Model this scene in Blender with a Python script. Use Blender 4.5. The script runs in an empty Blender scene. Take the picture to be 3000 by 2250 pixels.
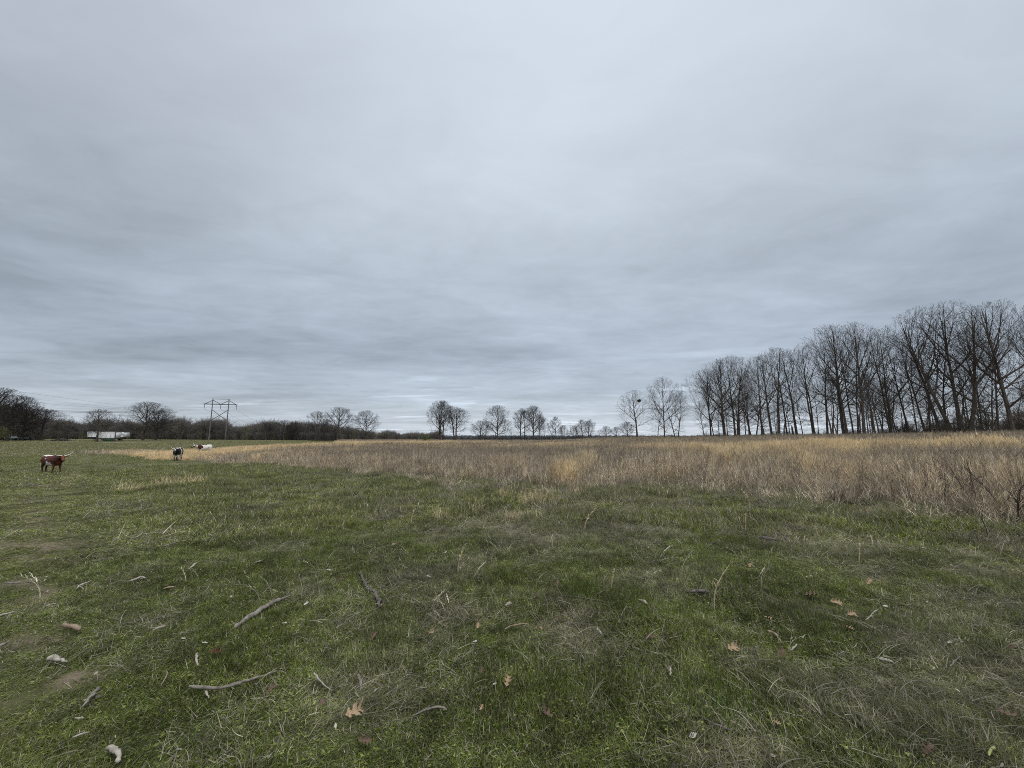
import bpy, math, random
import numpy as np
from math import radians, sin, cos, pi
rng = np.random.RandomState(7)
random.seed(7)
scene = bpy.context.scene
col = scene.collection

# ------------------------------------------------------------------ camera
F = 1127.0; UC, VC = 1500.0, 1125.0; VH = 1277.0; EYE = 1.65
TH = math.atan((VH - VC) / F)
cam = bpy.data.cameras.new('camera'); camo = bpy.data.objects.new('camera', cam); col.objects.link(camo)
cam.sensor_width = 36.0; cam.lens = 36.0 * F / 3000.0
cam.clip_start = 0.05; cam.clip_end = 20000
camo.location = (0, 0, EYE); camo.rotation_euler = (pi / 2 + TH, 0, 0)
scene.camera = camo
scene.view_settings.view_transform = 'Standard'; scene.view_settings.look = 'None'
scene.view_settings.exposure = 0.7; scene.view_settings.gamma = 1.0
scene.view_settings.use_curve_mapping = False
scene.cycles.use_denoising = False; scene.cycles.filter_width = 0.95; scene.cycles.max_bounces = 6; scene.cycles.diffuse_bounces = 3

# ------------------------------------------------------------------ sky + sun
SUN_EL, SUN_AZ = radians(68), radians(150)      # hidden behind the overcast, high, a little behind the camera
w = bpy.data.worlds.new('World'); scene.world = w; w.use_nodes = True
nt = w.node_tree; N = nt.nodes; Lk = nt.links; N.clear()
def nd(t, **k):
    n = N.new(t)
    for a, b in k.items(): setattr(n, a, b)
    return n
def mth(op, a, b=None, c=None, clamp=False):
    n = nd('ShaderNodeMath', operation=op); n.use_clamp = clamp
    for i, v in enumerate((a, b, c)):
        if v is None: continue
        if isinstance(v, (int, float)): n.inputs[i].default_value = v
        else: Lk.new(v, n.inputs[i])
    return n.outputs[0]
out = nd('ShaderNodeOutputWorld'); bg = nd('ShaderNodeBackground'); Lk.new(bg.outputs[0], out.inputs[0])
bg.inputs[1].default_value = 0.1
sky = nd('ShaderNodeTexSky'); sky.sky_type = 'NISHITA'; sky.sun_disc = False
sky.sun_elevation = SUN_EL; sky.sun_rotation = SUN_AZ
tc = nd('ShaderNodeTexCoord'); sx = nd('ShaderNodeSeparateXYZ'); Lk.new(tc.outputs['Generated'], sx.inputs[0])
X, Y, Z = sx.outputs
zz = mth('ADD', mth('MAXIMUM', Z, 0.0), 0.055)
px_ = mth('DIVIDE', X, zz); py_ = mth('DIVIDE', Y, zz)
def pnoise(sxx, syy, det, rough, off, dist=0.0):
    cb = nd('ShaderNodeCombineXYZ')
    Lk.new(mth('MULTIPLY', px_, sxx), cb.inputs[0]); Lk.new(mth('MULTIPLY', py_, syy), cb.inputs[1]); cb.inputs[2].default_value = off
    n = nd('ShaderNodeTexNoise'); n.inputs['Scale'].default_value = 1.0; n.inputs['Detail'].default_value = det
    n.inputs['Roughness'].default_value = rough; n.inputs['Distortion'].default_value = dist
    Lk.new(cb.outputs[0], n.inputs['Vector']); return n.outputs[0]
n1 = pnoise(0.50, 0.62, 4, 0.52, 3.7, 0.5)
n2 = pnoise(1.1, 1.7, 6, 0.60, 9.1, 0.7)
n3 = pnoise(0.22, 0.3, 2, 0.5, 1.3, 0.2)
# base brightness by height
rp = nd('ShaderNodeValToRGB'); Lk.new(Z, rp.inputs[0]); e = rp.color_ramp.elements
stops = [(0.0, (.375, .415, .460)), (0.035, (.345, .385, .435)), (0.10, (.285, .325, .374)), (0.20, (.268, .308, .360)),
         (0.34, (.312, .352, .406)), (0.55, (.362, .401, .452)), (0.80, (.405, .446, .498)), (1.0, (.52, .57, .63))]
e[0].position = 0; e[0].color = (*stops[0][1], 1); e[1].position = 1; e[1].color = (*stops[-1][1], 1)
for p_, c_ in stops[1:-1]:
    k_ = e.new(p_); k_.color = (*c_, 1)
# broad glow where the sun stands behind the cloud
sd = (sin(SUN_AZ) * cos(SUN_EL), cos(SUN_AZ) * cos(SUN_EL), sin(SUN_EL))
dt = mth('ADD', mth('ADD', mth('MULTIPLY', X, sd[0]), mth('MULTIPLY', Y, sd[1])), mth('MULTIPLY', Z, sd[2]))
glow = mth('POWER', mth('MAXIMUM', dt, 0.0), 3.0)
ft = nd('ShaderNodeMapRange'); Lk.new(Z, ft.inputs[0]); ft.inputs[1].default_value = 0.28; ft.inputs[2].default_value = 0.7
ft.inputs[3].default_value = 1.0; ft.inputs[4].default_value = 0.38
a1 = mth('MULTIPLY', mth('SUBTRACT', n1, 0.5), 0.75)
a2 = mth('MULTIPLY', mth('SUBTRACT', n2, 0.5), 0.42)
a3 = mth('MULTIPLY', mth('SUBTRACT', n3, 0.5), 0.5)
# thin bright gaps low in the cloud deck
gp_ = nd('ShaderNodeMapRange'); Lk.new(pnoise(0.42, 1.0, 5, 0.55, 17.3, 0.3), gp_.inputs[0]); gp_.inputs[1].default_value = 0.58; gp_.inputs[2].default_value = 0.74
lowm = nd('ShaderNodeMapRange'); Lk.new(Z, lowm.inputs[0]); lowm.inputs[1].default_value = 0.24; lowm.inputs[2].default_value = 0.12
gap = mth('MULTIPLY', mth('MULTIPLY', gp_.outputs[0], lowm.outputs[0]), 0.60)
n4 = pnoise(3.2, 4.6, 5, 0.6, 21.0, 0.8)
rip = mth('MULTIPLY', mth('SUBTRACT', n4, 0.5), 0.24)
amp = mth('MULTIPLY', mth('ADD', mth('ADD', mth('ADD', a1, a2), a3), rip), ft.outputs[0])
def lobe(d_, p_, k_):                                          # thicker or thinner parts of the deck
    L_ = math.sqrt(sum(q * q for q in d_)); d_ = [q / L_ for q in d_]
    q = mth('ADD', mth('ADD', mth('MULTIPLY', X, d_[0]), mth('MULTIPLY', Y, d_[1])), mth('MULTIPLY', Z, d_[2]))
    return mth('MULTIPLY', mth('POWER', mth('MAXIMUM', q, 0.0), p_), k_)
amp = mth('ADD', amp, mth('ADD', lobe((-1.15, 1, .62), 5.0, -.17), mth('ADD', lobe((1.3, 1, .42), 7.0, -.13), lobe((.0, 1, .75), 7.0, .07))))
br = mth('ADD', mth('ADD', mth('ADD', amp, 1.01), mth('MULTIPLY', glow, 0.10)), gap)
mx = nd('ShaderNodeMix', data_type='RGBA', blend_type='MULTIPLY'); mx.inputs[0].default_value = 1.0
cbr = nd('ShaderNodeCombineXYZ')
for i in range(3): Lk.new(mth('MULTIPLY', br, 10.0), cbr.inputs[i])
Lk.new(rp.outputs[0], mx.inputs[6]); Lk.new(cbr.outputs[0], mx.inputs[7])
mc = nd('ShaderNodeMix', data_type='RGBA'); mc.inputs[0].default_value = 0.94       # cloud cover over the clear sky
Lk.new(sky.outputs[0], mc.inputs[6]); Lk.new(mx.outputs[2], mc.inputs[7]); Lk.new(mc.outputs[2], bg.inputs[0])

sl = bpy.data.lights.new('sun', 'SUN'); sl.energy = 1.5; sl.angle = radians(50); sl.color = (1.0, 0.97, 0.93)
so = bpy.data.objects.new('sun', sl); col.objects.link(so)
so.rotation_euler = (pi / 2 - SUN_EL, 0, pi - SUN_AZ); so.location = (0, 0, 60)

# ------------------------------------------------------------------ helpers
def ray(u, v):
    a = (u - UC) / F; b = (VC - v) / F
    return np.array([a, cos(TH) - b * sin(TH), sin(TH) + b * cos(TH)])
def at(u, v, Yd):
    d = ray(u, v); return np.array([0, 0, EYE]) + d * (Yd / d[1])
def _h(ix, iy, s):
    n = (ix.astype(np.int64) * 374761393 + iy.astype(np.int64) * 668265263 + s * 1442695041) & 0x7fffffff
    n = ((n ^ (n >> 13)) * 1274126177) & 0x7fffffff
    n = (n ^ (n >> 16)) & 0xffff
    return n / 65535.0
def vnoise(x, y, sc, s=0):
    x = np.asarray(x, float) / sc; y = np.asarray(y, float) / sc
    ix = np.floor(x); iy = np.floor(y); fx = x - ix; fy = y - iy
    fx = fx * fx * (3 - 2 * fx); fy = fy * fy * (3 - 2 * fy)
    a = _h(ix, iy, s); b = _h(ix + 1, iy, s); c = _h(ix, iy + 1, s); d = _h(ix + 1, iy + 1, s)
    return (a * (1 - fx) + b * fx) * (1 - fy) + (c * (1 - fx) + d * fx) * fy
def fbm(x, y, sc, s=0, o=4):
    t = 0; a = .5; m = 0
    for i in range(o):
        t = t + a * vnoise(x, y, sc / 2 ** i, s + i * 17); m += a; a *= .55
    return t / m
def sst(a, b, x):
    t = np.clip((x - a) / (b - a), 0, 1); return t * t * (3 - 2 * t)

# terrain: (pixel column, depth, height)
AN = []
def anc(u, pts):
    for Yd, z in pts:
        x = (u - UC) / F * Yd; AN.append((math.atan2(x, Yd), math.log(math.hypot(x, Yd)), z))
near = [(1.5, 0), (3, 0), (5, 0)]
anc(-500, near + [(9, -.2), (15, -.5), (28, -1.05), (60, -.9), (100, -.1), (130, .35), (200, .2), (400, -1), (900, -6), (2500, -7)])
anc(130, near + [(9, -.2), (15, -.5), (28, -1.08), (60, -.95), (90, -.35), (125, .35), (200, .2), (400, -1), (900, -6), (2500, -7)])
anc(620, near + [(9, -.12), (15, -.35), (28, -.75), (40, -.9), (60, -.85), (100, -.45), (185, -.25), (400, -1), (900, -6), (2500, -7)])
anc(1100, near + [(9, -.08), (15, -.22), (28, -.5), (40, -.65), (60, -.7), (100, -.6), (170, -.9), (400, -3), (900, -7), (2500, -7)])
anc(1500, near + [(9, -.06), (15, -.18), (28, -.4), (40, -.5), (60, -.5), (100, -.55), (170, -1.2), (400, -3.5), (900, -7), (2500, -7)])
anc(1950, near + [(9, 0), (15, -.05), (28, 0), (40, .1), (60, .25), (90, .42), (150, .2), (400, -3), (900, -7), (2500, -7)])
anc(2400, near + [(8, 0), (15, .05), (28, .3), (45, .6), (60, .75), (80, .9), (150, .6), (400, -2), (900, -7), (2500, -7)])
anc(2900, near + [(6, 0), (10, .1), (15, .25), (28, .75), (45, 1.15), (60, 1.4), (100, 1.4), (400, -1), (900, -7), (2500, -7)])
anc(3600, near + [(6, 0), (10, .1), (15, .25), (28, .75), (45, 1.15), (60, 1.4), (100, 1.4), (400, -1), (900, -7), (2500, -7)])
AN = np.array(AN)
LR0, LR1 = math.log(1.5), math.log(6000)
def _base(az, lr):
    z = np.zeros_like(az); ww = np.zeros_like(az)
    for a, l, h in AN:
        g = np.exp(-((az - a) / .16) ** 2 - ((lr - l) / .26) ** 2) + 1e-12
        g = g + np.exp(-((az - a) / .6) ** 2 - ((lr - l) / .5) ** 2) * 1e-4
        z += g * h; ww += g
    return z / ww * (1 - sst(1.5, 2.4, np.abs(az)))
_ta, _tl = np.meshgrid(np.linspace(-pi, pi, 721), np.linspace(LR0, LR1, 300), indexing='ij')
TABLE = _base(_ta, _tl)
def gz(x, y, fine=True):
    x = np.atleast_1d(np.asarray(x, float)); y = np.atleast_1d(np.asarray(y, float))
    r = np.hypot(x, y); az = np.arctan2(x, y); lr = np.clip(np.log(np.maximum(r, 1.5)), LR0, LR1)
    fa = (az + pi) / (2 * pi) * 720; fl = (lr - LR0) / (LR1 - LR0) * 299
    ia = np.clip(fa.astype(int), 0, 719); il = np.clip(fl.astype(int), 0, 298); fa = fa - ia; fl = fl - il
    z = (TABLE[ia, il] * (1 - fa) + TABLE[ia + 1, il] * fa) * (1 - fl) + (TABLE[ia, il + 1] * (1 - fa) + TABLE[ia + 1, il + 1] * fa) * fl
    if fine:
        k = 1 - sst(60, 160, r)
        z = z + k * ((fbm(x, y, 1.3, 5, 3) - .5) * .09 + (fbm(x, y, .28, 9, 2) - .5) * .035)
    return z
def g1(x, y): return float(gz([x], [y])[0])
_YS = .5 * 1.02 ** np.arange(420)
def onground(u, v):
    d = ray(u, v); t = _YS / d[1]; h = EYE + d[2] * t - gz(d[0] * t, d[1] * t)
    k = np.where(h < 0)[0]; k = k[0] if len(k) else len(t) - 1
    k = max(k, 1); f = h[k - 1] / (h[k - 1] - h[k]) if h[k] < 0 else 1.
    tt = t[k - 1] + (t[k] - t[k - 1]) * f
    p = np.array([0, 0, EYE]) + d * tt; p[2] = g1(p[0], p[1]); return p

def tag(o, label=None, cat=None, group=None, kind=None):
    if label: o['label'] = label
    if cat: o['category'] = cat
    if group: o['group'] = group
    if kind: o['kind'] = kind
    return o
def empty(name, loc, rz=0, rot=None, sc=None):
    o = bpy.data.objects.new(name, None); o.empty_display_size = .2
    o.location = loc; o.rotation_euler = rot if rot is not None else (0, 0, rz)
    if sc is not None: o.scale = sc
    col.objects.link(o); return o
def mkmesh(name, V, Fc, mat=None, smooth=False, colors=None):
    me = bpy.data.meshes.new(name)
    V = np.asarray(V, np.float32)
    if isinstance(Fc, np.ndarray):
        nf, k = Fc.shape
        me.vertices.add(len(V)); me.vertices.foreach_set('co', V.ravel())
        me.loops.add(nf * k); me.loops.foreach_set('vertex_index', Fc.astype(np.int32).ravel())
        me.polygons.add(nf); me.polygons.foreach_set('loop_start', np.arange(0, nf * k, k, dtype=np.int32))
        me.polygons.foreach_set('loop_total', np.full(nf, k, np.int32)); me.update(calc_edges=True)
    else:
        me.from_pydata([tuple(map(float, q)) for q in V], [], Fc); me.update()
    if smooth: me.polygons.foreach_set('use_smooth', np.ones(len(me.polygons), bool))
    if colors is not None:
        at_ = me.color_attributes.new('Col', 'FLOAT_COLOR', 'POINT')
        C = np.ones((len(V), 4), np.float32); C[:, :3] = colors; at_.data.foreach_set('color', C.ravel())
    if mat: me.materials.append(mat)
    return me
def link(name, me, parent=None):
    o = bpy.data.objects.new(name, me); col.objects.link(o)
    if parent: o.parent = parent
    return o
def tubes(P, R, s):
    """P (B,n,3) polylines, R (B,n) radii -> verts, quads"""
    P = np.asarray(P, float); R = np.asarray(R, float); B, n, _ = P.shape
    T = np.gradient(P, axis=1); T /= np.linalg.norm(T, axis=2, keepdims=True) + 1e-9
    ref = np.where(np.abs(T[:, :1, 2:3]) > .8, np.array([1., 0, 0]), np.array([0, 0, 1.])) + 0 * T
    A = np.cross(T, ref); A /= np.linalg.norm(A, axis=2, keepdims=True) + 1e-9
    Bn = np.cross(T, A)
    th = np.arange(s) * 2 * pi / s
    V = P[:, :, None] + R[:, :, None, None] * (np.cos(th)[None, None, :, None] * A[:, :, None] + np.sin(th)[None, None, :, None] * Bn[:, :, None])
    idx = np.arange(B * n * s).reshape(B, n, s)
    a = idx[:, :-1]; b = idx[:, 1:]
    Q = np.stack([a, np.roll(a, -1, 2), np.roll(b, -1, 2), b], -1).reshape(-1, 4)
    return V.reshape(-1, 3), Q
def join(parts):
    V = []; Q = []; n = 0
    for v, q in parts:
        V.append(v); Q.append(q + n); n += len(v)
    return np.concatenate(V), np.concatenate(Q)

# ------------------------------------------------------------------ materials
def pmat(name, rough=.8, spec=.25):
    m = bpy.data.materials.new(name); m.use_nodes = True
    b = m.node_tree.nodes['Principled BSDF']; b.inputs['Roughness'].default_value = rough
    b.inputs['Specular IOR Level'].default_value = spec
    return m, m.node_tree, b
def noisy(name, c1, c2, scale=8, rough=.85, spec=.2, coord='Object', detail=5, bump=0, stretch=(1, 1, 1), c3=None):
    m, t, b = pmat(name, rough, spec)
    tcn = t.nodes.new('ShaderNodeTexCoord'); mp = t.nodes.new('ShaderNodeMapping'); mp.inputs['Scale'].default_value = stretch
    t.links.new(tcn.outputs[coord], mp.inputs[0])
    n = t.nodes.new('ShaderNodeTexNoise'); n.inputs['Scale'].default_value = scale; n.inputs['Detail'].default_value = detail
    t.links.new(mp.outputs[0], n.inputs['Vector'])
    r = t.nodes.new('ShaderNodeValToRGB'); r.color_ramp.elements[0].position = .35; r.color_ramp.elements[1].position = .65
    r.color_ramp.elements[0].color = (*c1, 1); r.color_ramp.elements[1].color = (*c2, 1)
    if c3: r.color_ramp.elements.new(.8).color = (*c3, 1)
    t.links.new(n.outputs[0], r.inputs[0]); t.links.new(r.outputs[0], b.inputs['Base Color'])
    if bump:
        bp = t.nodes.new('ShaderNodeBump'); bp.inputs['Strength'].default_value = bump; bp.inputs['Distance'].default_value = .01
        t.links.new(n.outputs[0], bp.inputs['Height']); t.links.new(bp.outputs[0], b.inputs['Normal'])
    return m
def vegmat(name, green2=(.165, .172, .045), dry=(.17, .145, .10), rough=.75, wob=.35, tintamt=.75, transl=.35, fsc=5.5, fam=.43):
    """vertex colour, shifted by place: hue drift by world noise and towards dry by the instance's own dryness"""
    m, t, b = pmat(name, rough, .15); n = t.nodes; l = t.links
    vc = n.new('ShaderNodeVertexColor'); vc.layer_name = 'Col'
    geo = n.new('ShaderNodeNewGeometry')
    ns = n.new('ShaderNodeTexNoise'); ns.inputs['Scale'].default_value = .9; ns.inputs['Detail'].default_value = 5
    l.new(geo.outputs['Position'], ns.inputs['Vector'])
    mr = n.new('ShaderNodeMapRange'); l.new(ns.outputs[0], mr.inputs[0]); mr.inputs[1].default_value = .3; mr.inputs[2].default_value = .7
    mr.inputs[3].default_value = 1 - wob; mr.inputs[4].default_value = 1 + wob
    at_ = n.new('ShaderNodeAttribute'); at_.attribute_type = 'INSTANCER'; at_.attribute_name = 'dry'
    m1 = n.new('ShaderNodeMix'); m1.data_type = 'RGBA'; l.new(vc.outputs[0], m1.inputs[6]); m1.inputs[7].default_value = (*dry, 1)
    mm = n.new('ShaderNodeMath'); mm.operation = 'MULTIPLY'; l.new(at_.outputs['Fac'], mm.inputs[0]); mm.inputs[1].default_value = tintamt
    l.new(mm.outputs[0], m1.inputs[0])
    ns2 = n.new('ShaderNodeTexNoise'); ns2.inputs['Scale'].default_value = .33; ns2.inputs['Detail'].default_value = 3
    l.new(geo.outputs['Position'], ns2.inputs['Vector'])
    m2 = n.new('ShaderNodeMix'); m2.data_type = 'RGBA'; l.new(m1.outputs[2], m2.inputs[6]); m2.inputs[7].default_value = (*green2, 1)
    mr2 = n.new('ShaderNodeMapRange'); l.new(ns2.outputs[0], mr2.inputs[0]); mr2.inputs[1].default_value = .52; mr2.inputs[2].default_value = .72
    mr2.inputs[3].default_value = 0; mr2.inputs[4].default_value = .45
    inv = n.new('ShaderNodeMath'); inv.operation = 'SUBTRACT'; inv.inputs[0].default_value = 1; l.new(at_.outputs['Fac'], inv.inputs[1])
    mm3 = n.new('ShaderNodeMath'); mm3.operation = 'MULTIPLY'; l.new(mr2.outputs[0], mm3.inputs[0]); l.new(inv.outputs[0], mm3.inputs[1])
    l.new(mm3.outputs[0], m2.inputs[0])
    m3 = n.new('ShaderNodeMix'); m3.data_type = 'RGBA'; m3.blend_type = 'MULTIPLY'; m3.inputs[0].default_value = 1
    ns3 = n.new('ShaderNodeTexNoise'); ns3.inputs['Scale'].default_value = fsc; ns3.inputs['Detail'].default_value = 4; ns3.inputs['Roughness'].default_value = .6
    l.new(geo.outputs['Position'], ns3.inputs['Vector'])
    mr3 = n.new('ShaderNodeMapRange'); l.new(ns3.outputs[0], mr3.inputs[0]); mr3.inputs[1].default_value = .32; mr3.inputs[2].default_value = .68
    mr3.inputs[3].default_value = 1 - fam; mr3.inputs[4].default_value = 1 + fam * 1.15
    mq = n.new('ShaderNodeMath'); mq.operation = 'MULTIPLY'; l.new(mr.outputs[0], mq.inputs[0]); l.new(mr3.outputs[0], mq.inputs[1])
    cc = n.new('ShaderNodeCombineXYZ')
    for i in range(3): l.new(mq.outputs[0], cc.inputs[i])
    l.new(m2.outputs[2], m3.inputs[6]); l.new(cc.outputs[0], m3.inputs[7])
    l.new(m3.outputs[2], b.inputs['Base Color'])
    tr = n.new('ShaderNodeBsdfTranslucent'); l.new(m3.outputs[2], tr.inputs[0])
    ms = n.new('ShaderNodeMixShader'); ms.inputs[0].default_value = transl; l.new(b.outputs[0], ms.inputs[1]); l.new(tr.outputs[0], ms.inputs[2])
    l.new(ms.outputs[0], n['Material Output'].inputs[0])
    return m
M_turf = vegmat('turf_blades', dry=(.24, .22, .15), tintamt=.5)
M_field = vegmat('field_stems', green2=(.44, .355, .245), dry=(.68, .54, .31), wob=.2, tintamt=.8, fsc=2.2, fam=.38)
M_thatch = vegmat('thatch_straw', green2=(.16, .145, .11), dry=(.24, .215, .16), wob=.3, tintamt=.5)
M_bark = noisy('tree_bark', (.05, .043, .037), (.115, .098, .082), 6, .9, .1, stretch=(3, 3, .6))
M_twig = noisy('tree_twigs', (.042, .038, .035), (.088, .079, .072), 2, .9, .1)
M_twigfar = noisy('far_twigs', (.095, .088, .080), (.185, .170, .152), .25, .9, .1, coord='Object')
M_oldwood = noisy('weathered_wood', (.11, .098, .083), (.24, .215, .18), 30, .85, .2, stretch=(1, 1, 1), bump=.6, c3=(.10, .08, .065))
M_darkwood = noisy('dark_bark', (.05, .042, .036), (.17, .155, .135), 55, .9, .1, bump=.8)
M_palewood = noisy('pale_wood', (.22, .195, .16), (.38, .345, .29), 40, .8, .2, bump=.5, c3=(.2, .17, .14))
M_tanwood = noisy('tan_wood', (.17, .125, .085), (.28, .22, .16), 40, .85, .15, bump=.5)
M_leaf = noisy('oak_leaf_tan', (.22, .145, .085), (.36, .26, .165), 25, .7, .25)
M_leafd = noisy('oak_leaf_brown', (.07, .045, .032), (.14, .092, .065), 25, .7, .25)
M_leafr = noisy('oak_leaf_red', (.045, .008, .006), (.09, .018, .012), 25, .6, .3)
M_pole = noisy('pole_wood', (.11, .105, .105), (.18, .172, .17), 3, .85, .15)
M_steel = noisy('dull_metal', (.10, .10, .11), (.15, .15, .16), 5, .5, .4)
M_white = noisy('white_paint', (.66, .66, .66), (.80, .80, .79), 3, .5, .3)
M_slat = noisy('white_slat', (.50, .50, .51), (.68, .68, .69), 3, .5, .3)
M_black = noisy('black_rubber', (.012, .012, .013), (.03, .03, .03), 6, .8, .2)
M_greenp = noisy('green_paint', (.02, .07, .045), (.03, .10, .06), 5, .5, .3)
M_silver = noisy('silver_paint', (.35, .40, .42), (.48, .53, .55), 3, .35, .5)

# ------------------------------------------------------------------ field geometry in plan
EU = [(250, 1328), (330, 1333), (480, 1347), (600, 1351), (750, 1356), (900, 1372), (1100, 1390), (1300, 1402), (1500, 1415), (1640, 1428),
      (1800, 1420), (2000, 1425), (2200, 1438), (2400, 1452), (2600, 1472), (2800, 1495), (3000, 1525), (3300, 1580)]
EP = [onground(u, v) for u, v in EU]
E_az = np.array([math.atan2(p[0], p[1]) for p in EP]); E_r = np.array([math.hypot(p[0], p[1]) for p in EP])
FARU = [(250, 1.0), (330, 1.2), (480, 1.35), (620, 1.55), (800, 2.2), (1000, 3.4), (1300, 6), (1700, 9), (2200, 9), (3300, 14)]
Fr_az = np.array([math.atan((u - UC) / F) for u, k in FARU]); Fr_k = np.array([k for u, k in FARU])
def uaz(u): return math.atan((u - UC) / F)
def field(x, y):
    """metres past the near edge of the tall grass (negative outside) and far limit test"""
    r = np.hypot(x, y); az = np.arctan2(x, y)
    e = np.interp(az, E_az, E_r) * (1 + .16 * (fbm(x, y, 3.0, 31, 3) - .5) + .10 * (fbm(x, y, .8, 33, 2) - .5))
    far = np.where(az > uaz(1000), 900., np.interp(az, E_az, E_r) * np.interp(az, Fr_az, Fr_k))
    ok = (az > E_az[0]) & (az < 1.25) & (y > 0)
    d = np.where(ok, r - e, -9.)
    d = np.where(r > far, -9., d)
    return d
GB = [(1655, 15.2, .018, 1.3, 1.9), (1725, 17, .022, 1.5, 1.5), (2855, 17, .018, 1.6, 1.1), (2130, 16, .03, 1.2, .9), (2000, 17, .03, 1.2, .8), (2350, 15, .03, 1.2, .8), (500, 47, .18, 9, 1.3), (700, 72, .16, 16, 1.0),
      (1000, 85, .16, 18, .9), (1300, 95, .12, 22, .7), (1650, 60, .2, 14, .55), (1900, 30, .13, 7, .8), (2150, 24, .12, 6, .9), (2400, 23, .08, 5, 1.0),
      (2620, 21.5, .09, 5, 1.4), (2850, 20.5, .10, 5, 1.6), (3000, 19.5, .1, 5, 1.5), (2200, 20, .05, 3, .5)]
def gold(x, y):
    r = np.hypot(x, y); az = np.arctan2(x, y); g = np.zeros_like(r)
    for u, rr, sa, sr, am in GB:
        rr_ = rr / cos(uaz(u)) if rr > 20 else rr / cos(uaz(u))
        g += am * np.exp(-((az - uaz(u)) / sa) ** 2 - ((r - rr_) / sr) ** 2)
    g = g * (.35 + 1.3 * fbm(x, y, 2.2, 51, 3)) + (fbm(x, y, 3.5, 57, 3) - .5) * 1.1
    return np.clip(g, 0, 1)
# two worn wheel ruts running away on the left
RP = np.array([[-3.2, 2.0], [-4.6, 4.0], [-8.5, 7.0], [-13.5, 11.0], [-19.3, 16.6], [-27, 24], [-38, 34], [-56, 52], [-90, 85], [-125, 120]])
def rutdist(x, y):
    x = np.asarray(x, float); y = np.asarray(y, float); best = np.full(x.shape, 1e9)
    for i in range(len(RP) - 1):
        a = RP[i]; d = RP[i + 1] - a; L2 = d @ d
        t = np.clip(((x - a[0]) * d[0] + (y - a[1]) * d[1]) / L2, 0, 1)
        q = np.hypot(x - a[0] - t * d[0], y - a[1] - t * d[1])
        best = np.minimum(best, q)
    return best
SOIL = [(onground(u, v), r_) for u, v, r_ in ((66, 1900, .16), (20, 1690, .35), (100, 1690, .3), (25, 1610, .4), (180, 1423, .5), (165, 1444, .5), (140, 1468, .55), (120, 1500, .5), (235, 1983, .10))]
def dirt(x, y):
    q = rutdist(x, y); q2 = rutdist(np.asarray(x) + 1.5, np.asarray(y) + 1.1)
    k = np.maximum(np.exp(-(q / .42) ** 2), .55 * np.exp(-(q2 / .4) ** 2)) * .8
    for p_, r_ in SOIL: k = np.maximum(k, 2.4 * np.exp(-(((np.asarray(x) - p_[0]) / (r_ * 1.6)) ** 2 + ((np.asarray(y) - p_[1]) / r_) ** 2)))
    return np.clip(k * sst(.36, .60, fbm(x, y, .35, 71, 4)), 0, 1) * .8
def dryness(x, y):
    r = np.hypot(x, y); az = np.arctan2(x, y)
    b = fbm(x, y, 2.4, 81, 4) * .42 + fbm(x, y, .55, 85, 3) * .58
    side = .07 * np.clip(az / .8, -1.3, 1) + .03
    side = side + .10 * np.exp(-((az - .12) / .35) ** 2) * sst(3, 6, r)
    side = side + .16 * np.exp(-((r * np.cos(az) - 3.6) / 1.2) ** 2) * sst(.62, .9, az)
    f = field(x, y)
    edge = np.exp(-(np.clip(-f, 0, 99) / (2.5 + r * .06)) ** 2) * np.where(f > -8.9, 1, 0)
    f2 = sst(9, 30, r) * (.05 + (fbm(x, y, 9., 88, 3) - .5) * .55)
    d = sst(.53, .72, b + side + .10 * edge + f2)
    gp2 = np.exp(-(rutdist(x, y) / 2.2) ** 2)
    return np.clip(d * (1 - .85 * gp2), 0, 1)

# ------------------------------------------------------------------ ground sheet
na, nr = 420, 260
azs = np.concatenate([np.linspace(-1.25, 1.25, 340), np.linspace(1.25, 2 * pi - 1.25, 82)[1:-1]])
rs = np.concatenate([[0.0], np.exp(np.linspace(math.log(.5), math.log(5000), nr))])
A_, R_ = np.meshgrid(azs, rs, indexing='ij')
gx = R_ * np.sin(A_); gy = R_ * np.cos(A_)
gzv = gz(gx, gy)
V = np.stack([gx, gy, gzv], -1).reshape(-1, 3)
idx = np.arange(V.shape[0]).reshape(len(azs), len(rs))
nx = np.roll(idx, -1, 0)
Q = np.stack([idx[:, :-1], idx[:, 1:], nx[:, 1:], nx[:, :-1]], -1).reshape(-1, 4)
M_ground, t, b = pmat('pasture_ground', .95, .08)
n = t.nodes; l = t.links
def vattr(nm):
    a = n.new('ShaderNodeAttribute'); a.attribute_name = nm; return a.outputs['Fac']
geo = n.new('ShaderNodeNewGeometry')
def gnoise(scale, det=6, stretch=None):
    q = n.new('ShaderNodeTexNoise'); q.inputs['Scale'].default_value = scale; q.inputs['Detail'].default_value = det; q.inputs['Roughness'].default_value = .62
    l.new(geo.outputs['Position'], q.inputs['Vector']); return q.outputs[0]
def cmix(f, a, c):
    q = n.new('ShaderNodeMix'); q.data_type = 'RGBA'
    for i, v_ in ((0, f), (6, a), (7, c)):
        if isinstance(v_, tuple): q.inputs[i].default_value = (*v_, 1)
        elif isinstance(v_, (int, float)): q.inputs[i].default_value = v_
        else: l.new(v_, q.inputs[i])
    return q.outputs[2]
def mrg(v_, a, c, lo=0., hi=1.):
    q = n.new('ShaderNodeMapRange'); l.new(v_, q.inputs[0])
    for i, k_ in enumerate((a, c, lo, hi)): q.inputs[i + 1].default_value = k_
    return q.outputs[0]
def mul(a, c):
    q = n.new('ShaderNodeMath'); q.operation = 'MULTIPLY'
    for i, v_ in enumerate((a, c)):
        if isinstance(v_, (int, float)): q.inputs[i].default_value = v_
        else: l.new(v_, q.inputs[i])
    return q.outputs[0]
gcol = cmix(mrg(gnoise(14), .38, .62), (.028, .032, .013), (.060, .068, .024))
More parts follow.
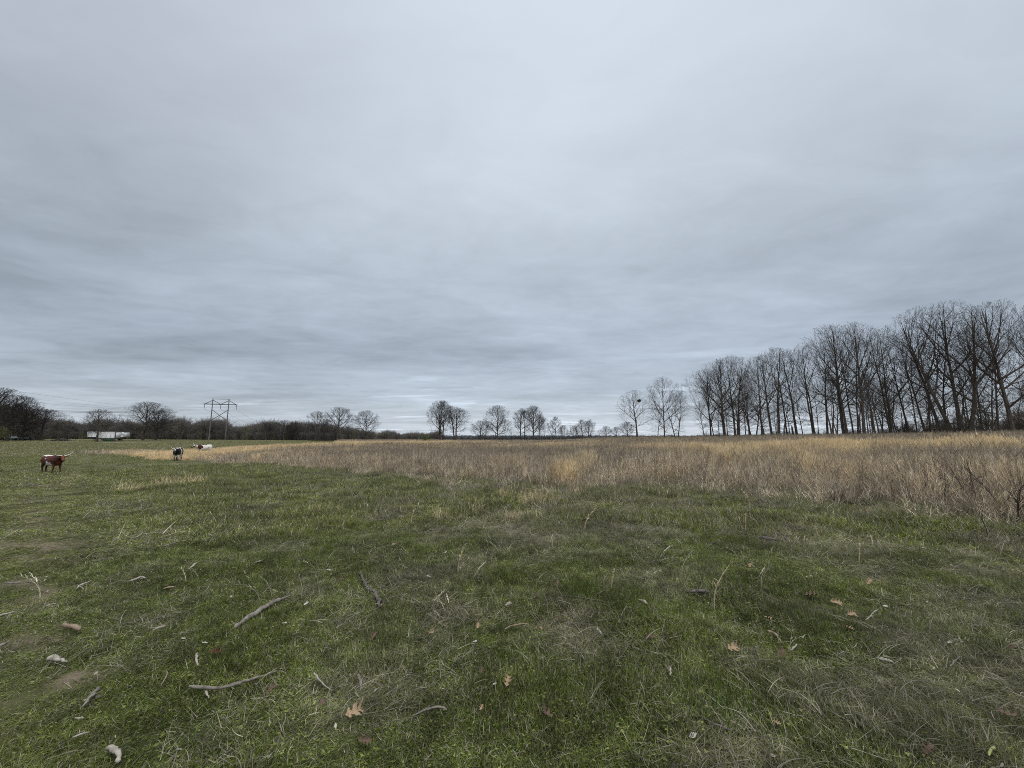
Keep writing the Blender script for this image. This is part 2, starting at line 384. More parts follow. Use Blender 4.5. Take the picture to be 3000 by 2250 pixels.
gcol = cmix(mrg(gnoise(1.2), .4, .7), gcol, (.075, .085, .03))
drc = cmix(mrg(gnoise(25), .35, .65), (.10, .095, .065), (.19, .175, .125))
gcol = cmix(mul(vattr('dry'), .9), gcol, drc)
fcol = cmix(mrg(gnoise(6), .35, .65), (.20, .165, .125), (.33, .27, .20))
fcol = cmix(vattr('gold'), fcol, (.50, .39, .22))
gcol = cmix(vattr('field'), gcol, fcol)
gcol = cmix(vattr('dirt'), gcol, cmix(mrg(gnoise(30), .35, .65), (.15, .115, .08), (.26, .21, .155)))
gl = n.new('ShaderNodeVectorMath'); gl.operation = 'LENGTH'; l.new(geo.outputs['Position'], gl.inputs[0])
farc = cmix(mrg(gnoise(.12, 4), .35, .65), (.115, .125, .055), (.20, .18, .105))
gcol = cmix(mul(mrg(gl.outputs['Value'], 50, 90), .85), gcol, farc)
gcol = cmix(vattr('field'), gcol, fcol)
l.new(gcol, b.inputs['Base Color'])
bp = n.new('ShaderNodeBump'); bp.inputs['Strength'].default_value = .9; bp.inputs['Distance'].default_value = .03
l.new(gnoise(35, 8), bp.inputs['Height']); l.new(bp.outputs[0], b.inputs['Normal'])
me = mkmesh('ground', V, Q, M_ground, True)
fx, fy = gx.ravel(), gy.ravel()
FD = field(fx, fy)
for nm, vals in (('dry', dryness(fx, fy)), ('dirt', dirt(fx, fy)), ('field', sst(-.3, 1.2, FD)), ('gold', gold(fx, fy))):
    a = me.attributes.new(nm, 'FLOAT', 'POINT'); a.data.foreach_set('value', vals.astype(np.float32))
tag(link('ground', me), kind='structure')

# gravel drive along the far left edge of the pasture
dp = [(-260, 150), (-205, 134), (-160, 120), (-135, 112.5), (-118, 109), (-92, 108)]
dv = []; segs = []
for i in range(len(dp) - 1):
    for k in range(8):
        a = np.array(dp[i]); c = np.array(dp[i + 1]); segs.append(a + (c - a) * k / 8)
for q in segs:
    for s_ in (-1.6, 1.6):
        x, y = q[0], q[1] + s_; dv.append((x, y, g1(x, y) + .07))
df = [(2 * i, 2 * i + 2, 2 * i + 3, 2 * i + 1) for i in range(len(segs) - 1)]
M_gravel = noisy('pale_gravel', (.30, .28, .24), (.42, .40, .35), 4, .9, .1, coord='Object')
tag(link('gravel_drive', mkmesh('gravel_drive', dv, df, M_gravel, True)), kind='structure')

# ------------------------------------------------------------------ scattering by geometry nodes
def scatter(name, label, protos, P, rz, sc, dry, pick, tilt=None):
    pc = bpy.data.collections.new(name + '_pieces')
    for me_ in protos:
        o_ = bpy.data.objects.new(me_.name, me_); pc.objects.link(o_)
    n_ = len(P); me_ = bpy.data.meshes.new(name); me_.vertices.add(n_); me_.vertices.foreach_set('co', np.asarray(P, np.float32).ravel())
    R = np.zeros((n_, 3), np.float32); R[:, 2] = rz
    if tilt is not None: R[:, :2] = tilt
    def add(nm, ty, key, v_):
        a = me_.attributes.new(nm, ty, 'POINT'); a.data.foreach_set(key, v_)
    add('rot', 'FLOAT_VECTOR', 'vector', R.ravel())
    sc = np.asarray(sc, np.float32)
    if sc.ndim == 1: sc = np.repeat(sc[:, None], 3, 1)
    add('size', 'FLOAT_VECTOR', 'vector', sc.astype(np.float32).ravel())
    add('dry', 'FLOAT', 'value', np.asarray(dry, np.float32)); add('pick', 'INT', 'value', np.asarray(pick, np.int32))
    o = link(name, me_)
    g = bpy.data.node_groups.new(name, 'GeometryNodeTree')
    g.interface.new_socket('Geometry', in_out='INPUT', socket_type='NodeSocketGeometry')
    g.interface.new_socket('Geometry', in_out='OUTPUT', socket_type='NodeSocketGeometry')
    gi = g.nodes.new('NodeGroupInput'); go = g.nodes.new('NodeGroupOutput')
    ci = g.nodes.new('GeometryNodeCollectionInfo'); ci.inputs[0].default_value = pc
    ci.inputs['Separate Children'].default_value = True; ci.inputs['Reset Children'].default_value = True
    ip = g.nodes.new('GeometryNodeInstanceOnPoints'); ip.inputs['Pick Instance'].default_value = True
    def na_(nm, ty):
        q = g.nodes.new('GeometryNodeInputNamedAttribute'); q.data_type = ty; q.inputs[0].default_value = nm
        return [s_ for s_ in q.outputs if s_.enabled and s_.name == 'Attribute'][0]
    g.links.new(gi.outputs[0], ip.inputs['Points']); g.links.new(ci.outputs[0], ip.inputs['Instance'])
    g.links.new(na_('pick', 'INT'), ip.inputs['Instance Index'])
    er = g.nodes.new('FunctionNodeEulerToRotation'); g.links.new(na_('rot', 'FLOAT_VECTOR'), er.inputs[0])
    g.links.new(er.outputs[0], ip.inputs['Rotation']); g.links.new(na_('size', 'FLOAT_VECTOR'), ip.inputs['Scale'])
    g.links.new(ip.outputs[0], go.inputs[0])
    md = o.modifiers.new('scatter', 'NODES'); md.node_group = g
    tag(o, label, name.replace('_', ' '), kind='stuff')
    return o

def ribbon(base, hd, L, W, rise, curl, nseg, rg, droop=1.0):
    """batch of flat tapering blades. base (B,2); hd heading; returns V,(B,nseg+1,2,3)"""
    B = len(base); s_ = np.linspace(0, 1, nseg + 1)
    ang = rise[:, None] - curl[:, None] * s_[None]              # elevation along the blade
    head = hd[:, None] + (rg.randn(B, 1) * .5) * s_[None]
    dl = (L / nseg)[:, None]
    dx = np.cos(ang) * np.cos(head) * dl; dy = np.cos(ang) * np.sin(head) * dl; dz = np.sin(ang) * dl
    C = np.zeros((B, nseg + 1, 3)); C[:, 1:, 0] = np.cumsum(dx[:, :-1], 1); C[:, 1:, 1] = np.cumsum(dy[:, :-1], 1); C[:, 1:, 2] = np.cumsum(dz[:, :-1], 1)
    C[:, :, :2] += base[:, None]
    C[:, :, 2] = np.maximum(C[:, :, 2], .004)
    side = hd + pi / 2 + rg.randn(B) * .9
    wd = W[:, None] * (1 - s_[None] ** 1.6 * .85)
    o_ = np.stack([np.cos(side)[:, None] * wd, np.sin(side)[:, None] * wd, (rg.rand(B)[:, None] - .5) * wd], -1) * .5
    return np.stack([C - o_, C + o_], 2)
def ribbon_mesh(name, sets, mat):
    VV = []; QQ = []; CC = []; n_ = 0
    for Rb, colr in sets:
        B, k, _, _ = Rb.shape
        id_ = np.arange(B * k * 2).reshape(B, k, 2) + n_
        QQ.append(np.stack([id_[:, :-1, 0], id_[:, :-1, 1], id_[:, 1:, 1], id_[:, 1:, 0]], -1).reshape(-1, 4))
        VV.append(Rb.reshape(-1, 3)); CC.append(np.repeat(colr, k * 2, 0)); n_ += B * k * 2
    return mkmesh(name, np.concatenate(VV), np.concatenate(QQ), mat, False, np.concatenate(CC))
def disc(B, R, rg, pw=.6):
    r_ = R * rg.rand(B) ** pw; a_ = rg.rand(B) * 2 * pi
    return np.stack([r_ * np.cos(a_), r_ * np.sin(a_)], 1)
GRN0 = GRN = np.array([[.074, .106, .018], [.102, .136, .024], [.142, .172, .038], [.046, .066, .016], [.205, .215, .070]])
DRY = np.array([[.27, .245, .18], [.19, .175, .13], [.36, .33, .25], [.14, .13, .09], [.48, .44, .34]])
def pickc(tab, B, rg, p=None):
    i = rg.choice(len(tab), B, p=p); return tab[i] * (.8 + .4 * rg.rand(B, 1))
def turf_proto(nm, nb, R, h, wdt, seed, dead=.12, leaf=0, warm=(1, 1, 1)):
    GRN = GRN0 * np.array(warm)
    rg = np.random.RandomState(seed); sets = []
    B = nb; hd = rg.rand(B) * 2 * pi
    L = h * (.45 + .9 * rg.rand(B)); rise = 1.35 - .75 * rg.rand(B); curl = 1.0 * rg.rand(B) + .2
    c = pickc(GRN, B, rg); dm = rg.rand(B) < dead; c[dm] = pickc(DRY, dm.sum(), rg)
    sets.append((ribbon(disc(B, R, rg), hd, L, wdt * (.6 + .8 * rg.rand(B)), rise, curl, 3, rg), c))
    if leaf:                                               # small rounded clover-like leaflets
        B = leaf; hd = rg.rand(B) * 2 * pi; Ln = h * .28 * (.6 + .8 * rg.rand(B))
        rb = ribbon(disc(B, R, rg), hd, Ln, Ln * .75, .3 * rg.randn(B), .2 * rg.randn(B), 2, rg)
        rb[..., 2] += (h * .25 + h * .35 * rg.rand(B))[:, None, None]
        sets.append((rb, pickc(GRN * 1.15, B, rg)))
    return ribbon_mesh(nm, sets, M_turf)
def thatch_proto(nm, nb, R, L0, wdt, seed, up=.35, dk=.78):
    rg = np.random.RandomState(seed); sets = []
    B = nb; main = rg.rand() * 2 * pi
    hd = main + rg.randn(B) * .9
    L = L0 * (.3 + .9 * rg.rand(B)); rise = up * np.abs(rg.randn(B)) + .05; curl = .9 * rg.rand(B) + .1
    rb = ribbon(disc(B, R, rg), hd, L, wdt * (.5 + .9 * rg.rand(B)), rise, curl, 5, rg)
    rb[..., 2] += (.05 * rg.rand(B))[:, None, None]
    sets.append((rb, pickc(DRY * dk, B, rg)))
    B = nb // 2; sets.append((ribbon(disc(B, R, rg), rg.rand(B) * 2 * pi, .05 * (.5 + rg.rand(B)), np.full(B, wdt * 1.1), .9 * rg.rand(B) + .2, rg.rand(B), 3, rg), pickc(GRN, B, rg)))
    return ribbon_mesh(nm, sets, M_thatch)
def polar_pts(r0, r1, n_, azmax=.98, rg=rng):
    a2_ = 1.9 if r1 <= 9 else (1.4 if r1 <= 14 else 1.15)            # wide enough for a step to the side
    if r1 <= 9: r0 = .4
    n_ = int(n_ * a2_ / azmax); azmax = a2_
    """uniform over area, all round in front of the camera"""
    r_ = np.sqrt(r0 ** 2 + (r1 ** 2 - r0 ** 2) * rg.rand(n_)); a_ = (rg.rand(n_) * 2 - 1) * azmax
    return r_ * np.sin(a_), r_ * np.cos(a_)
def lay(x, y, dz=-.006):
    return np.stack([x, y, gz(x, y) + dz], 1)

# near turf
pr = [turf_proto('turf_piece', 440, .23, .058, .0040, 100 + i, .20, 48) for i in range(5)]
pr += [turf_proto('turf_piece', 440, .23, .062, .0040, 110 + i, .48, 36) for i in range(3)]
x, y = polar_pts(1.5, 8.5, 5200)
dr = dryness(x, y); dt_ = dirt(x, y); keep = rng.rand(len(x)) > dt_ * .62
x, y, dr = x[keep], y[keep], dr[keep]
pk = np.where(rng.rand(len(x)) < dr * .9, rng.randint(5, 8, len(x)), rng.randint(0, 5, len(x)))
lush = fbm(x, y, 1.1, 91, 3)
trk = 1 - .6 * np.exp(-(rutdist(x, y) / 1.6) ** 2)
scatter('short_turf', 'short green pasture grass with clover leaves in the foreground', pr, lay(x, y), rng.rand(len(x)) * 6.28,
        np.stack([.85 + .2 * lush, .85 + .2 * lush, (.45 + 1.15 * sst(.25, .8, fbm(x, y, .45, 98, 3))) * (.75 + .5 * rng.rand(len(x))) * trk], 1), dr * .55, pk)
# middle turf
pr = [turf_proto('turf_piece_middle', 170, .34, .11, .010, 120 + i, .28, 20, (1.28, 1.20, 1.1)) for i in range(6)]
x, y = polar_pts(7.8, 26, 15000, .96)
dr = dryness(x, y); keep = (rng.rand(len(x)) > dirt(x, y) * .9) & (field(x, y) < 3); x, y, dr = x[keep], y[keep], dr[keep]
trk = 1 - .8 * np.exp(-(rutdist(x, y) / 2.2) ** 2) - .0
scatter('pasture_grass', 'low green and grey pasture grass between foreground and tall field', pr, lay(x, y), rng.rand(len(x)) * 6.28,
        np.stack([np.ones(len(x)), np.ones(len(x)), (.35 + 1.5 * sst(.25, .8, fbm(x, y, .9, 93, 4))) * (.6 + .8 * rng.rand(len(x))) * trk], 1), dr * .7, rng.randint(0, 6, len(x)))
# far turf
pr = [turf_proto('turf_piece_far', 260, 1.6, .14, .022, 130 + i, .38, 0, (1.42, 1.30, 1.25)) for i in range(4)]
x, y = polar_pts(24, 80, 6500, .96)
dr = dryness(x, y); keep = (rng.rand(len(x)) > dirt(x, y) * .9) & (field(x, y) < 2); x, y, dr = x[keep], y[keep], dr[keep]
trk = 1 - .7 * np.exp(-(rutdist(x, y) / 3) ** 2)
scatter('distant_grass', 'low pasture grass around the grazing cattle', pr, lay(x, y), rng.rand(len(x)) * 6.28,
        np.stack([np.full(len(x), 1.0), np.full(len(x), 1.0), (.3 + 1.4 * sst(.25, .8, fbm(x, y, 3, 95, 4))) * (.6 + .8 * rng.rand(len(x))) * trk], 1), dr * .85, rng.randint(0, 4, len(x)))
pr = [turf_proto('turf_piece_farthest', 260, 3.2, .2, .05, 136 + i, .5, 0, (1.5, 1.36, 1.3)) for i in range(3)]
r_ = np.sqrt(76 ** 2 + (215 ** 2 - 76 ** 2) * rng.rand(5200)); a_ = rng.uniform(-1.0, -.35, 5200); x = r_ * np.sin(a_); y = r_ * np.cos(a_)
keep = field(x, y) < 1; x, y = x[keep], y[keep]; dr = dryness(x, y)
scatter('farthest_grass', 'farthest short grass below the left woods', pr, lay(x, y), rng.rand(len(x)) * 6.28,
        np.stack([np.full(len(x), 1.0), np.full(len(x), 1.0), .4 + .9 * fbm(x, y, 9, 97, 3)], 1), dr * .85, rng.randint(0, 3, len(x)))
# dead thatch
pr = [thatch_proto('thatch_piece', 80, .24, .14, .0034, 140 + i, .45) for i in range(6)]
x, y = polar_pts(1.6, 9, 3600)
dr = dryness(x, y); keep = rng.rand(len(x)) < (.16 + .62 * dr) * .62 * (1 - .5 * np.exp(-(rutdist(x, y) / 1.6) ** 2)); x, y, dr = x[keep], y[keep], dr[keep]
scatter('dead_grass_thatch', 'matted grey dead grass lying over the turf', pr, lay(x, y, .012), rng.rand(len(x)) * 6.28,
        .7 + .6 * rng.rand(len(x)), rng.rand(len(x)) * .8, rng.randint(0, 6, len(x)))
pr = [thatch_proto('thatch_piece_middle', 60, .35, .28, .010, 150 + i, .9) for i in range(4)]
x, y = polar_pts(8.5, 30, 4200)
dr = dryness(x, y); keep = (rng.rand(len(x)) < (.02 + .9 * dr) * .62) & (field(x, y) < 2.0); x, y, dr = x[keep], y[keep], dr[keep]
scatter('dead_grass_tufts', 'grey dead grass mats in the middle of the pasture', pr, lay(x, y, .01), rng.rand(len(x)) * 6.28,
        .6 + .7 * rng.rand(len(x)), rng.rand(len(x)), rng.randint(0, 4, len(x)))

# ------------------------------------------------------------------ tall dead grass field
BRN = np.array([[.49, .405, .30], [.39, .32, .24], [.60, .505, .375], [.45, .375, .29], [.22, .18, .145], [.70, .61, .46]])
GLD = np.array([[.66, .51, .30], [.56, .43, .25], [.74, .60, .38], [.46, .36, .22], [.60, .49, .31]])
def stems_proto(nm, nb, R, H, wdt, seed, tab, seed_heads=.5, forb=0, lean=.25):
    rg = np.random.RandomState(seed); sets = []
    B = nb; hd = rg.rand() * 6.28 + rg.randn(B) * 1.3; L = H * (.45 + .6 * rg.rand(B))
    base = disc(B, R, rg, .5)
    st = ribbon(base, hd, L, wdt * (.6 + .7 * rg.rand(B)), pi / 2 - np.abs(rg.randn(B)) * lean, .35 * rg.rand(B) + .75 * (rg.rand(B) < .25), 5, rg)
    st[:, -1] = st[:, -1].mean(1, keepdims=True) + (st[:, -1] - st[:, -1].mean(1, keepdims=True)) * 1.2
    c = pickc(tab, B, rg); sets.append((st, c))
    k = rg.rand(B) < seed_heads                                # feathery upper half
    tops = st[k][:, 2:].mean(2)
    if len(tops):
        for rep in range(3):
            b_ = tops[:, rep]; n_ = len(b_)
            rb = ribbon(b_[:, :2] + rg.randn(n_, 2) * .01, rg.rand(n_) * 6.28, H * .16 * (.5 + rg.rand(n_)), wdt * 1.05 * np.ones(n_), 1.4 - .4 * rg.rand(n_), .8 * rg.randn(n_), 2, rg)
            rb[..., 2] += b_[:, None, None, 2]
            sets.append((rb, c[k] * 1.15))
    B = nb // 3; sets.append((ribbon(disc(B, R, rg, .5), rg.rand(B) * 6.28, H * (.25 + .35 * rg.rand(B)), wdt * 1.1 * np.ones(B), 1.45 - .4 * rg.rand(B), 1.1 * rg.rand(B), 4, rg), pickc(tab, B, rg)))
    if forb:                                                   # branching weed stalks
        b_ = disc(forb, R, rg, .5); n_ = forb; hd = rg.rand(n_) * 6.28; L = H * (.75 + .45 * rg.rand(n_))
        st = ribbon(b_, hd, L, wdt * 1.1 * np.ones(n_), 1.5 - .2 * rg.rand(n_), .2 * rg.randn(n_), 4, rg); cf = pickc(BRN * .38, n_, rg); sets.append((st, cf))
        for rep in range(7):
            j = 1 + rep % 3; q = st[:, j].mean(1) * .5 + st[:, j + 1].mean(1) * .5
            rb = ribbon(q[:, :2], rg.rand(n_) * 6.28, H * .28 * (.5 + rg.rand(n_)), wdt * .7 * np.ones(n_), 1.1 - .5 * rg.rand(n_), .2 * rg.randn(n_), 2, rg)
            rb[..., 2] += q[:, None, None, 2]; sets.append((rb, cf))
    return ribbon_mesh(nm, sets, M_field)
M_gold = vegmat('gold_stems', green2=(.60, .47, .27), dry=(.60, .47, .27), fam=.25)
def fieldscatter(name, label, nr_, r0, r1, R, nb, H, wdt, forb, seed, dmin=.0):
    pr = [stems_proto(name + '_piece', nb, R, H, wdt, seed + i, BRN, .35, forb) for i in range(4)]
    pr += [stems_proto(name + '_piece', nb, R, H, wdt, seed + 10 + i, GLD, .8, 0, .2) for i in range(3)]
    x, y = polar_pts(r0, r1, nr_, 1.02)
    f = field(x, y); gd = gold(x, y)
    keep = ((f > dmin) & (rng.rand(len(x)) < sst(-.6, 2.0, f) + .12)) | ((f > -3.2) & (f < 0) & (rng.rand(len(x)) < .16 * sst(-3.2, 0, f)))
    x, y, f, gd = x[keep], y[keep], f[keep], gd[keep]
    az = np.arctan2(x, y)
    hs = (.40 + .60 * sst(-2, 3, f)) * (.58 + .8 * fbm(x, y, 1.6, 61, 4)) * (.55 + .45 * sst(uaz(450), uaz(1000), az)) * (1 + .12 * gd)
    isg = (rng.rand(len(x)) < gd * 1.1) & (f > 0)
    pk = np.where(isg, rng.randint(4, 7, len(x)), rng.randint(0, 4, len(x)))
    sc = np.stack([np.ones(len(x)), np.ones(len(x)), hs], 1)
    scatter(name, label, pr, lay(x, y, -.02), rng.rand(len(x)) * 6.28, sc, np.clip(gd * .45 + (rng.rand(len(x)) - .7) * .3, 0, 1), pk)
fieldscatter('tall_dead_grass', 'tall brown and golden dead grass along the near edge of the field', 9500, 8.5, 34, .42, 46, 1.02, .011, 4, 200)
fieldscatter('far_dead_grass', 'tall dead grass spreading to the far trees', 9500, 32, 85, .95, 80, 1.0, .022, 8, 230)
fieldscatter('farthest_dead_grass', 'farthest strip of dead grass at the foot of the trees', 6500, 82, 200, 2.1, 110, 1.0, .045, 8, 260)

# ------------------------------------------------------------------ bare trees
def rot_toward(d, ang, azr):
    d = d / np.linalg.norm(d)
    ref = np.array([0, 0, 1.]) if abs(d[2]) < .9 else np.array([1., 0, 0])
    a = np.cross(d, ref); a /= np.linalg.norm(a); b_ = np.cross(d, a)
    return d * cos(ang) + (a * cos(azr) + b_ * sin(azr)) * sin(ang)
NP = {0: 12, 1: 9, 2: 6, 3: 4, 4: 3}
def make_tree(seed, a=.36, zc=.56, b=.45, base=.2, nl=16, stems=((0, 0, 0, 1),), low=6, dens=1.0, rad=.0135, r4=.0062, twr=1.0, flare=1.0, steep=0., H=10., limb=1.):
    rg = random.Random(seed); B_ = {k: ([], []) for k in range(5)}
    C0 = np.array([0, 0, zc * H]); RR = np.array([a * H, a * H, b * H])
    def reach(q, d):                                           # distance along d to the uneven crown surface
        o_ = (q - C0) / RR; e_ = d / RR; A = e_ @ e_; B2 = o_ @ e_; Cc = o_ @ o_ - 1; D = B2 * B2 - A * Cc
        if D <= 0: return .3
        t_ = (-B2 + math.sqrt(D)) / A
        return max(.15, t_ * (.88 + .20 * math.sin(3 * math.atan2(d[1], d[0]) + seed) * math.cos(4 * d[2] + seed)))
    def grow(lv, p, d, L, r, upk, wob):
        n_ = NP[lv]; pts = [p]; rr = [r]; st = L / (n_ - 1); d = d / np.linalg.norm(d); dirs = [d]
        for i in range(1, n_):
            d = d + np.array([rg.gauss(0, wob), rg.gauss(0, wob), rg.gauss(0, wob * .7) + upk]); d = d / math.sqrt(d @ d)
            p = p + d * st; pts.append(p); dirs.append(d); s_ = i / (n_ - 1)
            rr.append(max(r * (1 - s_ * (.82 if lv else .90)), .0045 * twr))
        B_[lv][0].append(pts); B_[lv][1].append(rr); return pts, rr, dirs
    GAP = {2: .50, 3: .31, 4: .19}; CAP = {2: 3.4, 3: 1.5, 4: .55}
    def kids(lv, pts, rr, dirs, L):
        n_ = max(2, int(L / GAP[lv] * dens)); s0 = {2: .16, 3: .10, 4: .05}[lv]; az = rg.uniform(0, 6.28)
        for i in range(n_):
            s_ = min(s0 + (1 - s0) * (i + rg.random()) / n_, .99); k = s_ * (len(pts) - 1); j = min(int(k), len(pts) - 2); f = k - j
            q = pts[j] * (1 - f) + pts[j + 1] * f; rq = rr[j] * (1 - f) + rr[j + 1] * f; az += 2.4 + rg.gauss(0, .4)
            d = rot_toward(dirs[j], radians(rg.uniform(24, 46)), az)
            l_ = min(reach(q, d), CAP[lv] * rg.uniform(.55, 1.1), L * rg.uniform(.5, .8) + .1)
            if l_ < .12: continue
            r_ = r4 * twr if lv == 4 else min(rq * .62, (.012 * l_ + .004) * limb + .002 * twr)
            pp, r2, dd = grow(lv, q, d, l_, r_, (.035, .03, .02)[lv - 2], (.06, .08, .1)[lv - 2])
            if lv < 4: kids(lv + 1, pp, r2, dd, l_)
    for (ox, lean, laz, hf) in stems:
        h_ = H * hf; r0 = rad * H * (1 if len(stems) == 1 else .82)
        d0 = np.array([sin(lean) * cos(laz), sin(lean) * sin(laz), cos(lean)])
        pts, rr, dirs = grow(0, np.array([ox * cos(laz), ox * sin(laz), -.25]), d0, h_ * .97, r0, .02, .035)
        rr[0] *= 1.4; ph = rg.uniform(0, 6.28)
        for i in range(nl):
            s_ = base + (.97 - base) * (i + rg.random() * .8) / nl
            k = s_ * (len(pts) - 1); j = min(int(k), len(pts) - 2); f = k - j
            q = pts[j] * (1 - f) + pts[j + 1] * f; rq = rr[j] * (1 - f) + rr[j + 1] * f; ph += 2.4 + rg.gauss(0, .35)
            el = radians(min(78, 14 + 62 * ((s_ - base) / (1 - base)) ** .8 + rg.uniform(-9, 12) + steep))
            d = np.array([cos(el) * cos(ph), cos(el) * sin(ph), sin(el)])
            l_ = reach(q, d) * rg.uniform(.82, 1.02)
            big = .75 if s_ < base + .12 else 1.
            pp, r2, dd = grow(1, q, d, l_, min(rq * .70 * flare, (.022 * l_ + .016) * limb) * big, .05, .05)
            kids(2, pp, r2, dd, l_)
        for i in range(low):                                   # thin low branches reaching sideways
            s_ = rg.uniform(.06, base + .12); k = s_ * (len(pts) - 1); j = min(int(k), len(pts) - 2); f = k - j
            q = pts[j] * (1 - f) + pts[j + 1] * f; a_ = rg.uniform(0, 6.28); el = radians(rg.uniform(-8, 18))
            pp, r2, dd = grow(2, q, np.array([cos(el) * cos(a_), cos(el) * sin(a_), sin(el)]), H * rg.uniform(.10, .24), .022, -.01, .06)
            kids(3, pp, r2, dd, 1.6)
    def bake(levels, sides):
        ps = []
        for lv in levels:
            if B_[lv][0]: ps.append(tubes(np.array(B_[lv][0]), np.array(B_[lv][1]), sides[lv]))
        return join(ps)
    tv, tq = bake((0, 1), {0: 8, 1: 5}); cv, cq = bake((2, 3, 4), {2: 3, 3: 3, 4: 3})
    tips = np.array([q[-1] for q in B_[4][0]])
    xx = np.abs(cv[:, 0]); ext = max(np.percentile(xx, 97), .4); top = np.percentile(cv[:, 2], 99.8)
    return (mkmesh('trunk', tv, tq, M_bark, True), mkmesh('crown', cv, cq, M_twig), ext, top, tips)
V2 = ((.0, .14, 0, 1), (.28, .2, pi, .94)); V3 = ((0, .06, 0, 1), (.3, .24, 2.2, .92), (.3, .22, 4.6, .95))
KW = {
 'oak': dict(seed=1, a=.42, zc=.57, b=.44, base=.16, nl=17, low=5), 'oak2': dict(seed=2, a=.46, zc=.58, b=.43, base=.20, nl=16, low=6, flare=1.15),
 'tall': dict(seed=3, a=.30, zc=.60, b=.41, base=.26, nl=16, low=9, steep=5), 'tall2': dict(seed=4, a=.25, zc=.64, b=.37, base=.32, nl=15, low=10, steep=8),
 'thin': dict(seed=5, a=.20, zc=.60, b=.41, base=.26, nl=13, low=12, rad=.009), 'thin2': dict(seed=6, a=.22, zc=.66, b=.35, base=.36, nl=12, low=11, rad=.0085, steep=6),
 'twin': dict(seed=7, a=.33, zc=.58, b=.43, base=.22, nl=11, stems=V2, low=6, steep=4),
 'twin2': dict(seed=8, a=.27, zc=.62, b=.39, base=.30, nl=10, stems=((.1, .10, 0.3, .95), (.3, .16, 3.4, 1)), low=7, steep=6),
 'triple': dict(seed=9, a=.34, zc=.60, b=.41, base=.28, nl=10, stems=V3, low=7, rad=.021, flare=1.2, steep=6),
 'lean': dict(seed=10, a=.31, zc=.62, b=.39, base=.32, nl=15, stems=((0, .06, pi, 1),), low=8, flare=1.1, steep=3),
 'grand': dict(seed=11, a=.38, zc=.60, b=.41, base=.24, nl=18, low=9, rad=.0195, flare=1.2, steep=2),
 'sparse': dict(seed=12, a=.16, zc=.6, b=.4, base=.35, nl=7, low=2, dens=.6, rad=.011),
}
TV = {k: make_tree(**dict(v, dens=v.get('dens', .92))) for k, v in KW.items()}
TVM = {k: make_tree(**dict(KW[k], seed=KW[k]['seed'] + 40, twr=1.9, limb=1.9, rad=KW[k].get('rad', .0135) * 1.45, dens=KW[k].get('dens', 1.0))) for k in ('oak', 'oak2', 'tall', 'tall2', 'thin', 'thin2', 'twin', 'lean', 'grand')}
TVM['sparse'] = TV['sparse']
M_twigmid = noisy('skyline_twigs', (.03, .026, .024), (.06, .052, .047), 2, .9, .1)
for k_ in TVM:
    if k_ != 'sparse': TVM[k_][1].materials.clear(); TVM[k_][1].materials.append(M_twigmid)
M_bud = noisy('spring_buds', (.11, .12, .05), (.17, .17, .08), 3, .8, .1)
M_bud2 = noisy('young_leaves', (.07, .09, .025), (.13, .15, .04), 3, .8, .1)
def leaf_specks(P, size, seed, mat, name='buds'):
    rg = np.random.RandomState(seed); n_ = len(P)
    a = rg.randn(n_, 3); a /= np.linalg.norm(a, axis=1, keepdims=True); c = np.cross(a, rg.randn(n_, 3)); c /= np.linalg.norm(c, axis=1, keepdims=True)
    s_ = size * (.5 + rg.rand(n_, 1)); V_ = np.stack([P - a * s_, P + c * s_ * .7, P + a * s_, P - c * s_ * .7], 1).reshape(-1, 3)
    return mkmesh(name, V_, np.arange(n_ * 4).reshape(-1, 4), mat)
BUDS = {}
def bud_mesh(kind, mat=None):
    key = (kind, mat)
    if key not in BUDS:
        tips = TV[kind][4]; rg = np.random.RandomState(3); tp = tips[rg.rand(len(tips)) < .45]
        BUDS[key] = leaf_specks(tp + rg.randn(len(tp), 3) * .05, .035, 4, mat or M_bud)
    return BUDS[key]
def plant_tree(kind, u, vtop, Yd, wpx, label, group=None, name='bare_tree', tilt=0., rz=None, buds=False, budmat=None, yrot=0):
    tm, cm, ext, top, tips = (TVM if Yd > 105 and kind in TVM else TV)[kind]
    x = (u - UC) / F * Yd / cos(TH) * 1.0; x = at(u, VH, Yd)[0]; z = g1(x, Yd)
    ztop = at(u, vtop, Yd)[2]; Hh = ztop - z; sz = Hh / (top * .985)
    wm = wpx / F * Yd; sx_ = wm / (2 * ext)
    sx_ = min(max(sx_, sz * .55), sz * 1.5)
    r_ = rng.rand() * 6.28 if rz is None else rz
    o = empty(name, (x, Yd, z - .05), rot=(radians(yrot), radians(tilt), r_), sc=(sx_, sx_, sz))
    if tilt: o.rotation_mode = 'ZYX'; 
    if tilt:
        from mathutils import Euler, Matrix
        o.rotation_mode = 'XYZ'
        o.rotation_euler = (Matrix.Rotation(radians(tilt), 3, 'Y') @ Matrix.Rotation(r_, 3, 'Z')).to_euler()
    link('trunk', tm, o); link('crown', cm, o)
    if buds: link('buds', bud_mesh(kind, budmat), o)['kind'] = 'stuff'
    tag(o, label, 'tree', group)
    return o
G_R = 'bare trees at the front edge of the right-hand wood'
G_C = 'bare trees along the middle of the skyline'
G_L = 'bare trees along the left edge of the pasture'
